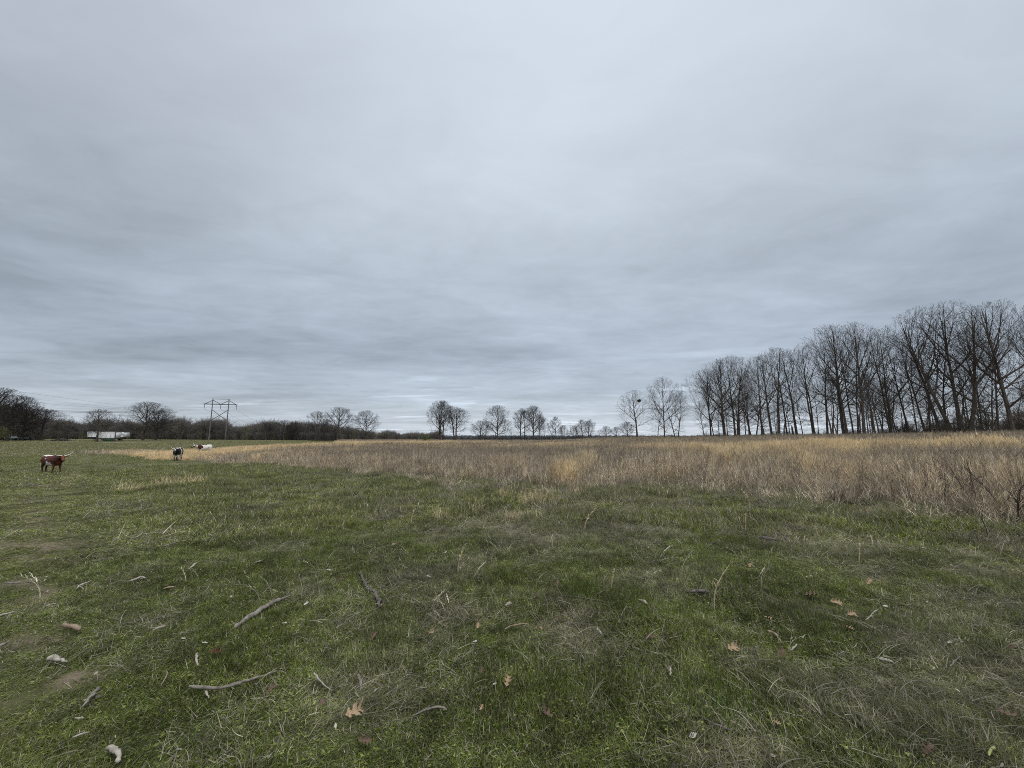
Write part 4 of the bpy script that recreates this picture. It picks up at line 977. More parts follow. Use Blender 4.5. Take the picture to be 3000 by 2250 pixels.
def make_cow(label, loc, yaw, colf, horncol, nk, hd, phase, hornspan=.75, hornup=.35, size=1., asym=1, tailc=(.6, .57, .5), legc=None):
    """nk: neck end (x,y,z) ; hd: muzzle direction (unit-ish) ; phase: leg swing metres"""
    root = empty('longhorn_cow', loc, yaw, sc=(size,) * 3)
    parts = [loft([(-.90, 1.06, .08, .06), (-.86, 1.03, .25, .18), (-.74, .99, .36, .27), (-.5, .95, .40, .31), (-.2, .91, .425, .35), (.1, .90, .43, .36),
                   (.35, .92, .43, .33), (.55, .95, .42, .29), (.70, .99, .36, .24), (.80, 1.03, .26, .17), (.86, 1.05, .12, .09)])]
    nk = np.array(nk, float); hd = np.array(hd, float); hd /= np.linalg.norm(hd)
    parts.append(limb([(.45, 0, 1.05), (.72, 0, 1.10), tuple((np.array([.72, 0, 1.1]) + nk) / 2 + [0, 0, .0]), tuple(nk)], [.27, .23, .185, .135], 12))
    side = np.cross([0, 0, 1.], hd); side /= np.linalg.norm(side); up = np.cross(hd, side)
    pl = nk + up * .02
    parts.append(limb([tuple(pl - hd * .06), tuple(pl + hd * .08), tuple(pl + hd * .24 - up * .02), tuple(pl + hd * .40 - up * .03), tuple(pl + hd * .47 - up * .035)], [.11, .135, .105, .078, .062], 12))
    legs = []
    for s_, ph in ((1, phase[0]), (-1, phase[1])):
        y = .165 * s_; parts.append(limb([(.52, y * .9, .95), (.47, y, .70), (.50 + ph * .45, y, .40), (.49 + ph * .95, y, .13), (.52 + ph, y, .0)], [.17, .115, .056, .042, .062], 10))
    for s_, ph in ((1, phase[2]), (-1, phase[3])):
        y = .17 * s_; parts.append(limb([(-.62, y * .85, 1.0), (-.55 + ph * .2, y, .72), (-.76 + ph * .6, y, .44), (-.71 + ph * .95, y, .13), (-.68 + ph, y, .0)], [.22, .15, .062, .045, .064], 10))
    parts.append(limb([(.60, 0, .78), (.66, 0, .62), (.6, 0, .6)], [.1, .06, .02], 8))      # brisket
    V_ = []; Q_ = []
    for v_, q_ in parts:
        n_ = len(V_); V_ += list(v_); Q_ += [tuple(a + n_ for a in f) for f in q_]
    me0 = mkmesh('body_raw', V_, Q_); tmp = bpy.data.objects.new('body_raw', me0); col.objects.link(tmp)
    md = tmp.modifiers.new('r', 'REMESH'); md.mode = 'VOXEL'; md.voxel_size = .022
    ms = tmp.modifiers.new('s', 'SMOOTH'); ms.factor = .6; ms.iterations = 6
    bpy.context.view_layer.update()
    me_ = bpy.data.meshes.new_from_object(tmp.evaluated_get(bpy.context.evaluated_depsgraph_get())); me_.name = 'body'
    bpy.data.objects.remove(tmp); bpy.data.meshes.remove(me0)
    co = np.empty(len(me_.vertices) * 3, np.float32); me_.vertices.foreach_get('co', co); co = co.reshape(-1, 3)
    C = colf(co, nk, hd, up, side); C[co[:, 2] < .075] = (.02, .017, .015)
    a_ = me_.color_attributes.new('Col', 'FLOAT_COLOR', 'POINT'); C4 = np.ones((len(co), 4), np.float32); C4[:, :3] = C; a_.data.foreach_set('color', C4.ravel())
    me_.materials.clear(); me_.materials.append(M_hide); me_.polygons.foreach_set('use_smooth', np.ones(len(me_.polygons), bool))
    link('body', me_, root)
    pol = pl + hd * .0 + up * .07
    for s_ in (-1, 1):
        sd_ = side * s_; k_ = 1 if s_ > 0 else asym; hornup_ = hornup * (1 if s_ > 0 else asym * .3 + .7 * (asym == 1)); hs = hornspan * k_
        P = [pol + sd_ * .06, pol + sd_ * hs * .35 + up * .02 - hd * .02, pol + sd_ * hs * .7 + np.array([0, 0, hornup_ * .3]), pol + sd_ * hs * .9 + np.array([0, 0, hornup_ * .65]), pol + sd_ * hs * 1.05 + np.array([0, 0, hornup_])]
        v_, q_ = limb([tuple(a) for a in P], [.045, .04, .032, .022, .006], 8); link('horn', mkmesh('horn', v_, q_, horncol, True), root)
        e0 = pl + sd_ * .10 + up * .03; e1 = e0 + sd_ * .20 - up * .04 - hd * .03
        m_ = (e0 + e1) / 2; v_ = [e0, m_ + hd * .05 + up * .01, e1, m_ - hd * .045, m_ + up * .03 - hd * .0]; f_ = [(0, 1, 4), (1, 2, 4), (2, 3, 4), (3, 0, 4), (0, 3, 2, 1)]
        er = link('ear', mkmesh('ear', v_, f_, M_eard), root)
        ey = pl + hd * .12 + sd_ * .115 + up * .035; v_, q_ = limb([tuple(ey - sd_ * .012), tuple(ey), tuple(ey + sd_ * .014)], [.016, .022, .008], 8)
        link('eye', mkmesh('eye', v_, q_, M_eye, True), root)
    mz = pl + hd * .47 - up * .035; v_, q_ = limb([tuple(mz - hd * .05), tuple(mz + hd * .0), tuple(mz + hd * .025)], [.066, .064, .035], 10); link('muzzle', mkmesh('muzzle', v_, q_, M_eard, True), root)
    v_, q_ = limb([(-.88, 0, 1.18), (-.97, 0, 1.05), (-1.0, .02, .8), (-.99, .03, .55)], [.045, .03, .022, .018], 8); t_ = link('tail', mkmesh('tail', v_, q_, M_tail(tailc), True), root)
    v_, q_ = limb([(-.99, .03, .58), (-1.0, .035, .45), (-1.0, .04, .30), (-.99, .045, .2)], [.02, .05, .045, .008], 8); link('tail_switch', mkmesh('tail_switch', v_, q_, M_tail(tailc), True), t_)
    tag(root, label, 'cow', 'longhorn cattle grazing at the left')
    return root
M_hide, t, b = pmat('cow_hide', .6, .25); vc = t.nodes.new('ShaderNodeVertexColor'); vc.layer_name = 'Col'; t.links.new(vc.outputs[0], b.inputs['Base Color'])
M_eard = noisy('ear_hide', (.02, .012, .01), (.05, .025, .02), 12, .7, .2)
M_eye, t, b = pmat('eye_dark', .15, .6); b.inputs['Base Color'].default_value = (.01, .008, .008, 1)
M_horn = noisy('horn', (.45, .42, .36), (.62, .58, .50), 6, .4, .4)
M_hornd = noisy('horn_grey', (.25, .23, .2), (.40, .37, .32), 6, .4, .4)
_tm = {}
def M_tail(c):
    if c not in _tm: _tm[c] = noisy('tail_hair', tuple(a * .8 for a in c), c, 30, .8, .15)
    return _tm[c]
def blob(P, c, r, s_=0):
    q = (P - np.array(c)) / np.array(r); d = np.sqrt((q ** 2).sum(1))
    d += (vnoise(P[:, 0] * 1 + 7, P[:, 2] + P[:, 1] * .7, .13, 3 + s_) - .5) * .5
    return d < 1
WH = np.array([.62, .59, .54]); RD = np.array([.075, .022, .015]); BK = np.array([.010, .009, .011]); DB = np.array([.045, .012, .012])
def col1(P, nk, hd, up, side):
    C = np.tile(RD, (len(P), 1)); f = sst(.2, .75, P[:, 0])[:, None]; C = C * (1 - .45 * f)
    C[blob(P, (-.40, 0, 1.38), (.8, .26, .20))] = WH                     # white topline over the rump
    C[blob(P, (-.86, 0, 1.25), (.16, .12, .2))] = WH
    C[blob(P, (.0, 0, .56), (.50, .5, .21), 1)] = WH; C[blob(P, (-.02, -.2, .72), (.13, .3, .17), 2)] = WH; C[blob(P, (.24, -.2, .66), (.12, .3, .16), 2)] = WH
    C[blob(P, (-.72, 0, .66), (.12, .4, .12), 3)] = WH; C[blob(P, (-.22, -.3, 1.07), (.07, .1, .05), 4)] = WH * .8
    d = P - nk; m = (d @ hd > .05); C[m] = np.array([.13, .035, .018])
    lg = P[:, 2] < .45; C[lg & (P[:, 0] > 0)] = np.array([.09, .03, .017]); C[lg & (P[:, 0] < 0)] = np.array([.035, .017, .012]); return C
def col2(P, nk, hd, up, side):
    C = np.tile(BK, (len(P), 1)); C[blob(P, (-.1, 0, 1.34), (1.0, .14, .12))] = WH
    C[blob(P, (.2, 0, .95), (.13, .6, .6), 1)] = WH; C[(P[:, 2] < .62) & (P[:, 2] > .36)] = WH; C[blob(P, (0, 0, .6), (.7, .3, .14), 2)] = WH
    C[blob(P, (-.7, 0, .8), (.16, .5, .3), 3)] = WH
    d = P - nk; C[(np.abs(d @ side) < .035) & (d @ hd > .02) & (d @ hd < .2) & (d @ up > .05)] = WH; C[P[:, 2] < .34] = BK * 1.5; return C
def col3(P, nk, hd, up, side):
    C = np.tile(WH, (len(P), 1)); C[blob(P, (.62, 0, 1.0), (.30, .5, .34), 1)] = DB; C[blob(P, (.78, 0, 1.2), (.2, .4, .25), 2)] = DB
    C[blob(P, (.1, 0, 1.3), (.36, .2, .10), 3)] = DB; C[blob(P, (-.25, 0, .95), (.07, .6, .06), 4)] = DB * 2; C[blob(P, (-.8, 0, 1.0), (.08, .3, .12), 5)] = DB * 1.5
    C[blob(P, (-.1, 0, .78), (.3, .6, .07), 6)] = WH * .75; d = P - nk; a = d @ hd; C[(a > .12) & (np.abs(d @ side) > .05)] = DB * 1.3; C[a > .34] = DB * 2
    C[P[:, 2] < .5] = WH * .85; return C
def cowloc(u, Yd): x = at(u, VH, Yd)[0]; return (x, Yd, g1(x, Yd) + .01)
make_cow('red brown longhorn with a white back line walking right, nearest of the cattle', cowloc(166, 28.9), radians(-10), col1, M_horn, (1.06, -.06, 1.20), (.70, -.30, -.62), (.14, -.10, -.14, .12), .50, .40, .94, .7)
make_cow('black and white longhorn walking towards the camera', cowloc(527, 40.5), radians(-60), col2, M_horn, (1.12, 0, 1.16), (.62, 0, -.62), (.16, -.14, -.10, .15), .34, .2)
make_cow('white longhorn with dark brown shoulders standing in the golden grass', cowloc(603, 53), radians(-112), col3, M_hornd, (1.14, 0, 1.22), (.8, -.1, -.4), (.1, -.1, -.1, .1), .55, .3)

# ------------------------------------------------------------------ fallen wood in the foreground
def stick(px, rpx, label, mat, lift=.012, rough=.25, seed=0, forks=(), name='fallen_branch', cat='stick', sides=9):
    """px: pixel points of its course on the ground; rpx: radii in photo pixels"""
    rg = np.random.RandomState(seed + 11); G = [onground(*p) for p in px]
    d0 = [np.hypot(g[0], g[1]) for g in G]; P = []; R = []
    for i in range(len(G) - 1):
        k = max(3, int(np.linalg.norm(G[i + 1] - G[i]) / .035))
        for j in range(k):
            f = j / k; q = G[i] * (1 - f) + G[i + 1] * f; P.append(q); R.append(.85 * (rpx[i] * (1 - f) + rpx[i + 1] * f) / F * math.sqrt(q[1] ** 2 + EYE ** 2))
    P.append(G[-1]); R.append(rpx[-1] / F * math.sqrt(G[-1][1] ** 2 + EYE ** 2)); P = np.array(P); R = np.array(R)
    # catmull-like smoothing then own irregularity
    for _ in range(2): P[1:-1] = P[1:-1] * .5 + (P[:-2] + P[2:]) * .25
    n_ = len(P); P[:, :2] += rg.randn(n_, 2) * R[:, None] * .35; R = R * (1 + 1.6 * rough * (rg.rand(n_) - .5)); R[0] *= .6; R[-1] *= .55
    P[:, 2] = gz(P[:, 0], P[:, 1]) + R * .7 + lift * .6 + .030
    for _ in range(4): P[1:-1, 2] = P[1:-1, 2] * .5 + (P[:-2, 2] + P[2:, 2]) * .25
    o0 = P[len(P) // 2].copy(); P -= o0
    v_, q_ = tubes([P], [R], sides); v_ = v_ + rg.randn(*v_.shape) * np.repeat(R, sides)[:, None] * .13
    fc = [tuple(a) for a in q_] + [tuple(range(sides))[::-1], tuple((n_ - 1) * sides + a for a in range(sides))]
    o = link(name, mkmesh(name, v_, fc, mat, True)); o.location = o0
    for fp, fr in forks:
        G2 = np.array([onground(*p) for p in fp]); G2[:, 2] += lift * .4 + .01; R2 = [r / F * math.sqrt(g[1] ** 2 + EYE ** 2) for g, r in zip(G2, fr)]
        k = 6; PP = np.concatenate([G2[i] + (G2[i + 1] - G2[i]) * np.arange(k)[:, None] / k for i in range(len(G2) - 1)] + [G2[-1:]]); RR = np.interp(np.arange(len(PP)), np.arange(len(G2)) * k, R2)
        v_, q_ = tubes([PP - o0], [RR], 6); link('side_twig', mkmesh('side_twig', v_, q_, mat, True), o)
    tag(o, label, cat); return o
stick([(685, 1857), (722, 1832), (770, 1800), (815, 1775), (852, 1757)], [4.5, 6.5, 6.5, 4.5, 1.2], 'long straight weathered branch with flaking bark, pointing up right', M_oldwood, .02, .4, 1)
stick([(552, 2038), (601, 2043), (660, 2041), (700, 2027), (740, 2013), (790, 1997), (808, 1988)], [4.5, 4, 3.8, 3.5, 3, 2.5, 2], 'long curved grey branch with forked right tip', M_oldwood, .03, .15, 2, forks=[([(785, 1999), (806, 1994), (828, 1994)], [2.2, 1.8, .8])])
stick([(1056, 1686), (1060, 1708), (1068, 1728), (1082, 1744), (1098, 1757), (1108, 1775), (1113, 1800)], [2, 3, 3.8, 5, 5, 4.8, 4.5], 'crooked dark branch with lichen spots, bent like an S', M_darkwood, .04, .35, 3, forks=[([(1054, 1690), (1052, 1684), (1060, 1681)], [2, 1.5, .8])])
stick([(182, 1846), (198, 1852), (215, 1856), (229, 1864)], [5.5, 6.5, 6, 5], 'short tan chunk of wood near the left edge', M_tanwood, .02, .3, 4, name='wood_chunk', cat='wood chunk')
stick([(138, 1950), (152, 1951), (170, 1955), (193, 1959)], [7, 6.5, 5.5, 2.5], 'short whitish wood chunk with one thick broken end', M_palewood, .02, .3, 5, name='wood_chunk', cat='wood chunk')
stick([(237, 2096), (255, 2074), (272, 2056), (286, 2038)], [2.5, 4, 4.5, 5], 'stubby grey stick with a knobbly upper end', M_oldwood, .02, .2, 6, forks=[([(279, 2052), (290, 2049), (297, 2046)], [3, 2.2, 1.2])])
stick([(306, 2221), (322, 2222), (336, 2231), (343, 2245), (345, 2262)], [4, 5.5, 6, 5.5, 5], 'curved pale wood piece cut by the bottom edge', M_palewood, .02, .25, 7, name='wood_chunk', cat='wood chunk')
stick([(576, 1931), (573, 1945), (575, 1958), (577, 1970)], [2, 3.2, 3, 2], 'small upright pale stick left of the dark red leaf', M_palewood, .02, .25, 8)
stick([(-12, 1822), (20, 1814), (46, 1806)], [3.5, 3, 1.5], 'pale stick entering from the left edge, upper one', M_palewood, .02, .2, 9)
stick([(-10, 1912), (12, 1905), (28, 1892)], [3.5, 3.2, 1.5], 'grey stick entering from the left edge beside bare soil', M_oldwood, .02, .2, 10)
stick([(445, 1864), (462, 1857), (481, 1852)], [1.8, 3.2, 3], 'short pale splinter right of the tan wood chunk', M_palewood, .02, .3, 11)
stick([(1047, 1998), (1053, 2010), (1057, 2025), (1056, 2044)], [3.5, 4, 3.5, 2.5], 'short upright grey stick at the lower middle', M_oldwood, .02, .2, 12)
stick([(1209, 2121), (1230, 2111), (1255, 2101), (1282, 2095), (1297, 2098), (1309, 2104)], [1.5, 2.2, 2.4, 2.6, 2.4, 1.8], 'bent bare twig shaped like a hockey stick, lower middle', M_oldwood, .02, .15, 13, name='twig', cat='twig')
stick([(1479, 1863), (1492, 1855), (1511, 1850), (1530, 1846), (1547, 1845)], [1.6, 2, 2.2, 2, 1.4], 'straw coloured twig lying nearly level in the middle', M_tanwood, .03, .15, 14, name='twig', cat='twig')
stick([(1963, 1972), (1966, 1985), (1964, 1997), (1968, 2006)], [1.5, 2.6, 2.8, 1.5], 'short white twig right of middle near the lush clump', M_palewood, .03, .2, 15, name='twig', cat='twig')
stick([(2041, 2122), (2062, 2133), (2095, 2152), (2120, 2160), (2140, 2168)], [1.5, 2.2, 2.6, 2.8, 3], 'dark curved branch low at the right of middle', M_darkwood, .03, .2, 16)
stick([(1270 + 980, 1868), (2272, 1876), (2282, 1890), (2293, 1903)], [3, 3.2, 2.6, 1.5], 'tan bark strip above the brown leaf on the right', M_tanwood, .03, .3, 17, name='bark_strip', cat='bark')
stick([(2317, 1926), (2328, 1918), (2338, 1907)], [1.2, 2.4, 1.4], 'small pale hooked twig right of the tan bark strip', M_palewood, .03, .2, 18, name='twig', cat='twig')
stick([(2578, 1950), (2598, 1955), (2620, 1961)], [1.8, 5, 2.2], 'bright cream wood splinter on the right', M_palewood, .02, .3, 19, name='wood_chip', cat='wood chip')
stick([(2786, 1972), (2800, 1958), (2816, 1941)], [1.4, 2, 1.5], 'thin grey twig pointing up right near the right side', M_oldwood, .02, .2, 20, name='twig', cat='twig')
stick([(2538, 1832), (2553, 1822), (2562, 1808), (2574, 1799)], [1.6, 1.8, 1.6, 1], 'small S shaped twig in the right middle distance', M_palewood, .02, .2, 21, name='twig', cat='twig')
stick([(2900, 2246), (2910, 2232), (2921, 2219)], [2.5, 3, 3], 'yellow green twig at the bottom right corner', noisy('lichen_twig', (.25, .28, .10), (.4, .42, .2), 30), .03, .2, 22, name='twig', cat='twig')
stick([(1870, 1770), (1880, 1776), (1898, 1787)], [2, 4, 5], 'pale grey broken chip under the dry seed stalk', M_palewood, .02, .4, 23, name='wood_chip', cat='wood chip')
stick([(1482, 1789), (1492, 1785), (1500, 1783)], [3.5, 4.5, 3.5], 'small pale wood chip in the middle', M_palewood, .02, .3, 24, name='wood_chip', cat='wood chip')
stick([(1750, 1859), (1757, 1868), (1764, 1876)], [3.5, 4, 2], 'slim white chip right of middle', M_palewood, .02, .3, 25, name='wood_chip', cat='wood chip')
stick([(2015, 1749), (2045, 1747), (2080, 1750)], [2.5, 6, 5], 'dark rotten log piece beside the tall golden stalk', M_darkwood, .02, .5, 26)
stick([(2226, 1585), (2250, 1592), (2292, 1592)], [3, 6, 3], 'blackish rotten wood in the right middle distance', M_darkwood, .02, .6, 27)
stick([(2281, 1560), (2300, 1585), (2326, 1614)], [1.5, 1.8, 1.5], 'thin dark stick slanting down right in the middle distance', M_darkwood, .05, .2, 28)
stick([(610, 1581), (660, 1577), (712, 1571)], [1.6, 1.6, 1], 'long thin grey stick lying level in the left middle distance', M_oldwood, .03, .2, 29)
stick([(475, 1612), (512, 1601), (548, 1593)], [1.8, 1.8, 1.2], 'long thin brown stick left of the level grey one', M_oldwood, .03, .2, 30)
stick([(551, 1680), (562, 1671), (576, 1660)], [2, 3.2, 2.5], 'short white stick slanting up right, left middle', M_palewood, .02, .3, 31)
stick([(373, 1716), (398, 1710), (412, 1703), (426, 1706)], [2.5, 3, 2.8, 2.5], 'pale forked stick left of middle', M_palewood, .02, .3, 32, forks=[([(408, 1705), (415, 1700), (420, 1702)], [2.5, 2, 1])])
stick([(477, 1739), (492, 1735), (511, 1733)], [2.5, 3.2, 2.5], 'short pinkish tan stick just right below the pale forked one', M_tanwood, .02, .3, 33)
stick([(222, 1738), (236, 1726), (246, 1724), (268, 1712)], [1.5, 2.6, 2.2, 1], 'white crossed twig at the left', M_palewood, .02, .3, 34, name='twig', cat='twig', forks=[([(229, 1722), (238, 1726), (244, 1731)], [2, 2, 1.2])])
stick([(672, 1766), (678, 1762)], [4.5, 3.5], 'pale knob of wood at the end of a thin straw', M_palewood, .02, .3, 35, name='wood_chip', cat='wood chip')
stick([(738, 1662), (752, 1658), (768, 1653)], [1.4, 2, 1.6], 'faint pale stick in the left middle ground', M_palewood, .02, .3, 36)
stick([(129, 1791), (146, 1785), (164, 1781)], [1.6, 2.2, 1.4], 'short pale straw like stick near the left edge', M_palewood, .02, .3, 37)
stick([(10, 1722), (50, 1721), (80, 1719), (105, 1715)], [1.5, 2.2, 2, 1.2], 'level grey stick on the bare rut at the left', M_oldwood, .02, .3, 38)
stick([(209, 2190), (232, 2182), (258, 2174)], [1.6, 2.6, 1.4], 'thin pale stick near the bottom left', M_palewood, .03, .3, 39)
stick([(215, 2131), (230, 2133), (243, 2132)], [1.5, 2.6, 1.6], 'tiny white splinter below the knobbly stick', M_palewood, .03, .3, 40, name='wood_chip', cat='wood chip')
stick([(180, 2027), (193, 2037), (207, 2048)], [1, 1.3, .8], 'thin straw coloured stem left of the knobbly stick', M_tanwood, .05, .1, 41, name='twig', cat='twig')
stick([(1650, 1762), (1700, 1768), (1760, 1778), (1800, 1787)], [1.2, 1.5, 1.5, 1.2], 'long thin brown vine stem below the lush green clump', M_darkwood, .04, .1, 42, name='twig', cat='twig')
stick([(920, 1998), (930, 2014), (948, 2035), (972, 2051)], [2.6, 2.2, 1.4, .8], 'thin curved stalk with a thicker pale upper end', M_palewood, .04, .1, 43, name='twig', cat='twig')
stick([(40 + 428, 2040), (480, 2019), (488, 2003), (484, 1994)], [1, 1.5, 1.7, 1.2], 'thin arched straw left of the long curved branch', M_tanwood, .05, .1, 44, name='twig', cat='twig')
stick([(600, 2048), (604, 2056), (610, 2068)], [3, 2.6, 1.5], 'small pale twig just under the long curved branch', M_palewood, .02, .3, 45, name='twig', cat='twig')
stick([(2602, 1609), (2612, 1611), (2625, 1610)], [1.8, 2.4, 1.2], 'small tan stick in the right middle distance', M_tanwood, .02, .3, 46)

# ------------------------------------------------------------------ fallen oak leaves and pale scraps
def oak_leaf(seed, mat):
    rg = np.random.RandomState(seed); L = 1.; m_ = 44; ts = np.linspace(0, 1, m_)
    lob = .5 + .5 * np.cos(ts * 2 * pi * 3.5 + 3.6); wdt = (.10 + .30 * lob ** 1.3) * np.sin(pi * np.clip(ts * .93 + .05, 0, 1)) ** .55
    V_ = []; F_ = []
    for i, t_ in enumerate(ts):
        for s_ in (-1, -.5, 0, .5, 1):
            w_ = wdt[i] * s_ * (1 + .12 * rg.randn()); fwd = .12 * abs(s_) * wdt[i] * 2
            V_.append((t_ * L - .5 + fwd, w_, .42 * (abs(s_) * wdt[i] * 2.0) ** 1.3 * (1 + .5 * sin(seed * 3 + t_ * 5)) + .16 * sin(t_ * 3.6 + seed) * 1.0 + .012 * rg.randn()))
    for i in range(m_ - 1):
        for k in range(4): a = i * 5 + k; F_.append((a, a + 1, a + 6, a + 5))
    n_ = len(V_); sv, sq = tubes([[(-.5, 0, .0 + .10 * sin(seed)), (-.62, .01, .02), (-.76, .04, .05)]], [[.012, .010, .012]], 4)
    V_ += [tuple(a) for a in sv]; F_ += [tuple(int(c) + n_ for c in a) for a in sq]
    return mkmesh('oak_leaf', V_, F_, mat, True)
LM = {k: [oak_leaf(60 + 7 * i + j, m_) for j in range(3)] for i, (k, m_) in enumerate((('t', M_leaf), ('b', M_leafd), ('r', M_leafr)))}
LEAVES = [
 (1036, 2121, 48, 't', 55, 'large tan oak leaf, biggest one, left of middle near the bottom'), (2149, 1924, 34, 't', 20, 'bright tan oak leaf curled upward right of middle'),
 (1093, 1890, 27, 'b', 70, 'russet oak leaf below the crooked dark branch'), (1262, 1878, 30, 't', -50, 'split pinkish leaf in a mat of dead grass'),
 (1400, 1856, 18, 't', 80, 'small tan leaf standing on edge left of the level straw twig'), (1626, 1837, 18, 'b', 0, 'small orange brown leaf right of the level straw twig'),
 (1585, 1863, 16, 't', -60, 'small pinkish leaf below the orange brown one'), (1410, 1993, 22, 'b', 85, 'upright brown leaf under a thin arching straw'),
 (1487, 2026, 26, 't', 75, 'pointed tan leaf at the centre of a grey grass mat'), (1410, 2107, 16, 't', 60, 'small pinkish brown leaf low in the middle'),
 (1600, 2134, 34, 'b', -25, 'dark brown folded leaf low in the middle'), (1068, 2207, 30, 'b', 10, 'dull brown leaf at the bottom left of middle'),
 (626, 1939, 24, 'r', 15, 'dark red leaf in the green turf on the left'), (1904, 1892, 30, 'b', -10, 'dark brown leaf sunk in dead grass right of middle'),
 (2551, 1723, 22, 't', 10, 'pinkish tan leaf in the right middle distance'), (2289, 1938, 30, 'b', 30, 'brown leaf right of the bright curled tan one'),
 (2497, 1820, 26, 't', 20, 'light brown spiky leaf on the right, upper of two'), (2490, 1863, 22, 't', -70, 'light brown spiky leaf on the right, lower of two'),
 (2251, 1834, 20, 't', -60, 'orange tan leaf left of the two spiky ones'), (2278, 2152, 18, 't', -55, 'small orange leaf low on the right'),
 (2200, 1672, 16, 't', 40, 'star shaped pale leaf right of the tall golden stalk'), (2452, 1784, 28, 't', -5, 'pale curled leaf above the two spiky ones'),
 (2380, 1762, 34, 'b', -20, 'reddish brown leaf half hidden behind the pale curled leaf'), (1155, 1606, 16, 't', -20, 'pink leaf in the middle distance left of centre'),
 (1636, 1728, 22, 'b', 60, 'dark brown leaf left of the lush green clump'), (1572, 1767, 22, 'b', 10, 'dark reddish leaf below the lush green clump'),
 (1467, 1546, 14, 't', 0, 'tiny tan leaf near the golden tufts'), (1808, 1536, 14, 't', 0, 'tiny pale leaf right of the golden tufts'),
 (2045, 1515, 14, 't', 0, 'tiny pinkish leaf in the far right middle ground'), (2540, 1505, 20, 't', 0, 'pale leaf lying at the foot of the brown weeds'),
 (790, 2050, 26, 'b', 60, 'orange brown leaf at the right end of the long curved branch'), (942, 2092, 24, 'b', 80, 'rust coloured leaf half buried in grass, left of the biggest leaf'),
 (996, 1715, 20, 'b', 20, 'brown leaf left of the top of the crooked dark branch'), (2960, 2130, 34, 'b', -50, 'dull orange leaf cut near the right edge'),
 (2725, 2235, 30, 'b', 0, 'dark reddish leaf at the bottom edge on the right'), (2970, 1920, 24, 'b', -10, 'dark brown leaf under the grey grass at the right edge'),
]
for i, (u, v, spx, k, ang, lab) in enumerate(LEAVES):
    p = onground(u, v); s_ = spx / F * math.sqrt(p[1] ** 2 + EYE ** 2) * .85
    me_ = random.choice(LM[k]); o = link('oak_leaf', me_); o.location = (p[0], p[1], p[2] + .062); o.scale = (s_,) * 3
    o.rotation_euler = (rng.uniform(-.5, .5) + .3, rng.uniform(-.45, .45), radians(ang)); tag(o, lab, 'leaf', 'fallen oak leaves')
def scrap(seed):
    rg = np.random.RandomState(seed); V_ = []; 
    for i in range(5):
        for s_ in (-1, 0, 1): V_.append((i / 4 - .5, s_ * .22 * sin(pi * (i + .6) / 5.2) * (1 + .3 * rg.randn()), .10 * (s_ * s_) + .05 * rg.randn()))
    F_ = [(a, a + 1, a + 4, a + 3) for i in range(4) for a in (i * 3, i * 3 + 1)]
    return mkmesh('pale_scrap', V_, F_, M_scrap, True)
M_scrap = noisy('bleached_leaf', (.28, .27, .24), (.44, .42, .37), 20, .7, .2)
SM = [scrap(80 + i) for i in range(4)]
SCR = [(895, 1787, 20, 75, 'white leaf scrap right of the long straight branch, upper'), (832, 1846, 15, 35, 'white scrap right of the long straight branch, lower'), (1255, 1705, 26, -50, 'brightest white paper like scrap above the middle'),
 (597, 1905, 18, 10, 'white lump above the small upright pale stick'), (1676, 2084, 13, 40, 'small round white scrap low right of middle'), (981, 2158, 18, -60, 'white feather like scrap left of the biggest leaf'),
 (2032, 2187, 26, 10, 'greyish white scrap at the lower right of middle'), (2597, 1793, 18, -5, 'white scrap in the right middle distance, left of a pair'), (2784, 1905, 20, 5, 'cream scrap further right near the grey grass'),
 (1391, 1902, 16, 0, 'white scrap right of the split pinkish leaf'), (1450, 2031, 13, 10, 'tiny white scrap left of the pointed tan leaf'), (1410, 1656, 12, 0, 'small bright dot above the lush turf'),
 (1306, 1630, 14, 60, 'pale scrap in the middle distance'), (2380, 1703, 12, 0, 'tiny white scrap left of the pinkish tan leaf'), (2710, 1618, 18, -5, 'pale sliver in the far right middle ground'),
 (962, 1684, 16, 0, 'white flower like scrap left of the crooked dark branch'), (1100, 2050, 12, 60, 'tiny white scrap right of the short upright grey stick'), (2255, 1980, 14, 20, 'pale scrap beside the tall thin dead blades'), (2810, 2052, 13, 60, 'white dot on the right slope')]
for u, v, spx, ang, lab in SCR:
    p = onground(u, v); s_ = spx / F * math.sqrt(p[1] ** 2 + EYE ** 2) * .7
    o = link('pale_scrap', random.choice(SM)); o.location = (p[0], p[1], p[2] + .055); o.scale = (s_,) * 3; o.rotation_euler = (rng.uniform(-.3, .5), rng.uniform(-.3, .3), radians(ang)); tag(o, lab, 'scrap', 'bleached scraps in the grass')
# tiny unnumbered bits
x, y = polar_pts(1.8, 14, 1700); keep = rng.rand(len(x)) < .8; x, y = x[keep], y[keep]
M_scr2 = noisy('litter', (.22, .19, .15), (.45, .42, .36), 1.5, .8, .1, coord='Object')
SM2 = []
for s_ in SM[:3]:
    c_ = s_.copy(); c_.name = 'litter_bit'; c_.materials.clear(); c_.materials.append(M_scr2); SM2.append(c_)
scatter('leaf_litter', 'tiny pale bits of dead leaf scattered through the turf', SM2, lay(x, y, .04), rng.rand(len(x)) * 6.28, .012 + .022 * rng.rand(len(x)) ** 2, np.zeros(len(x)), rng.randint(0, 3, len(x)), tilt=rng.randn(len(x), 2) * .5)

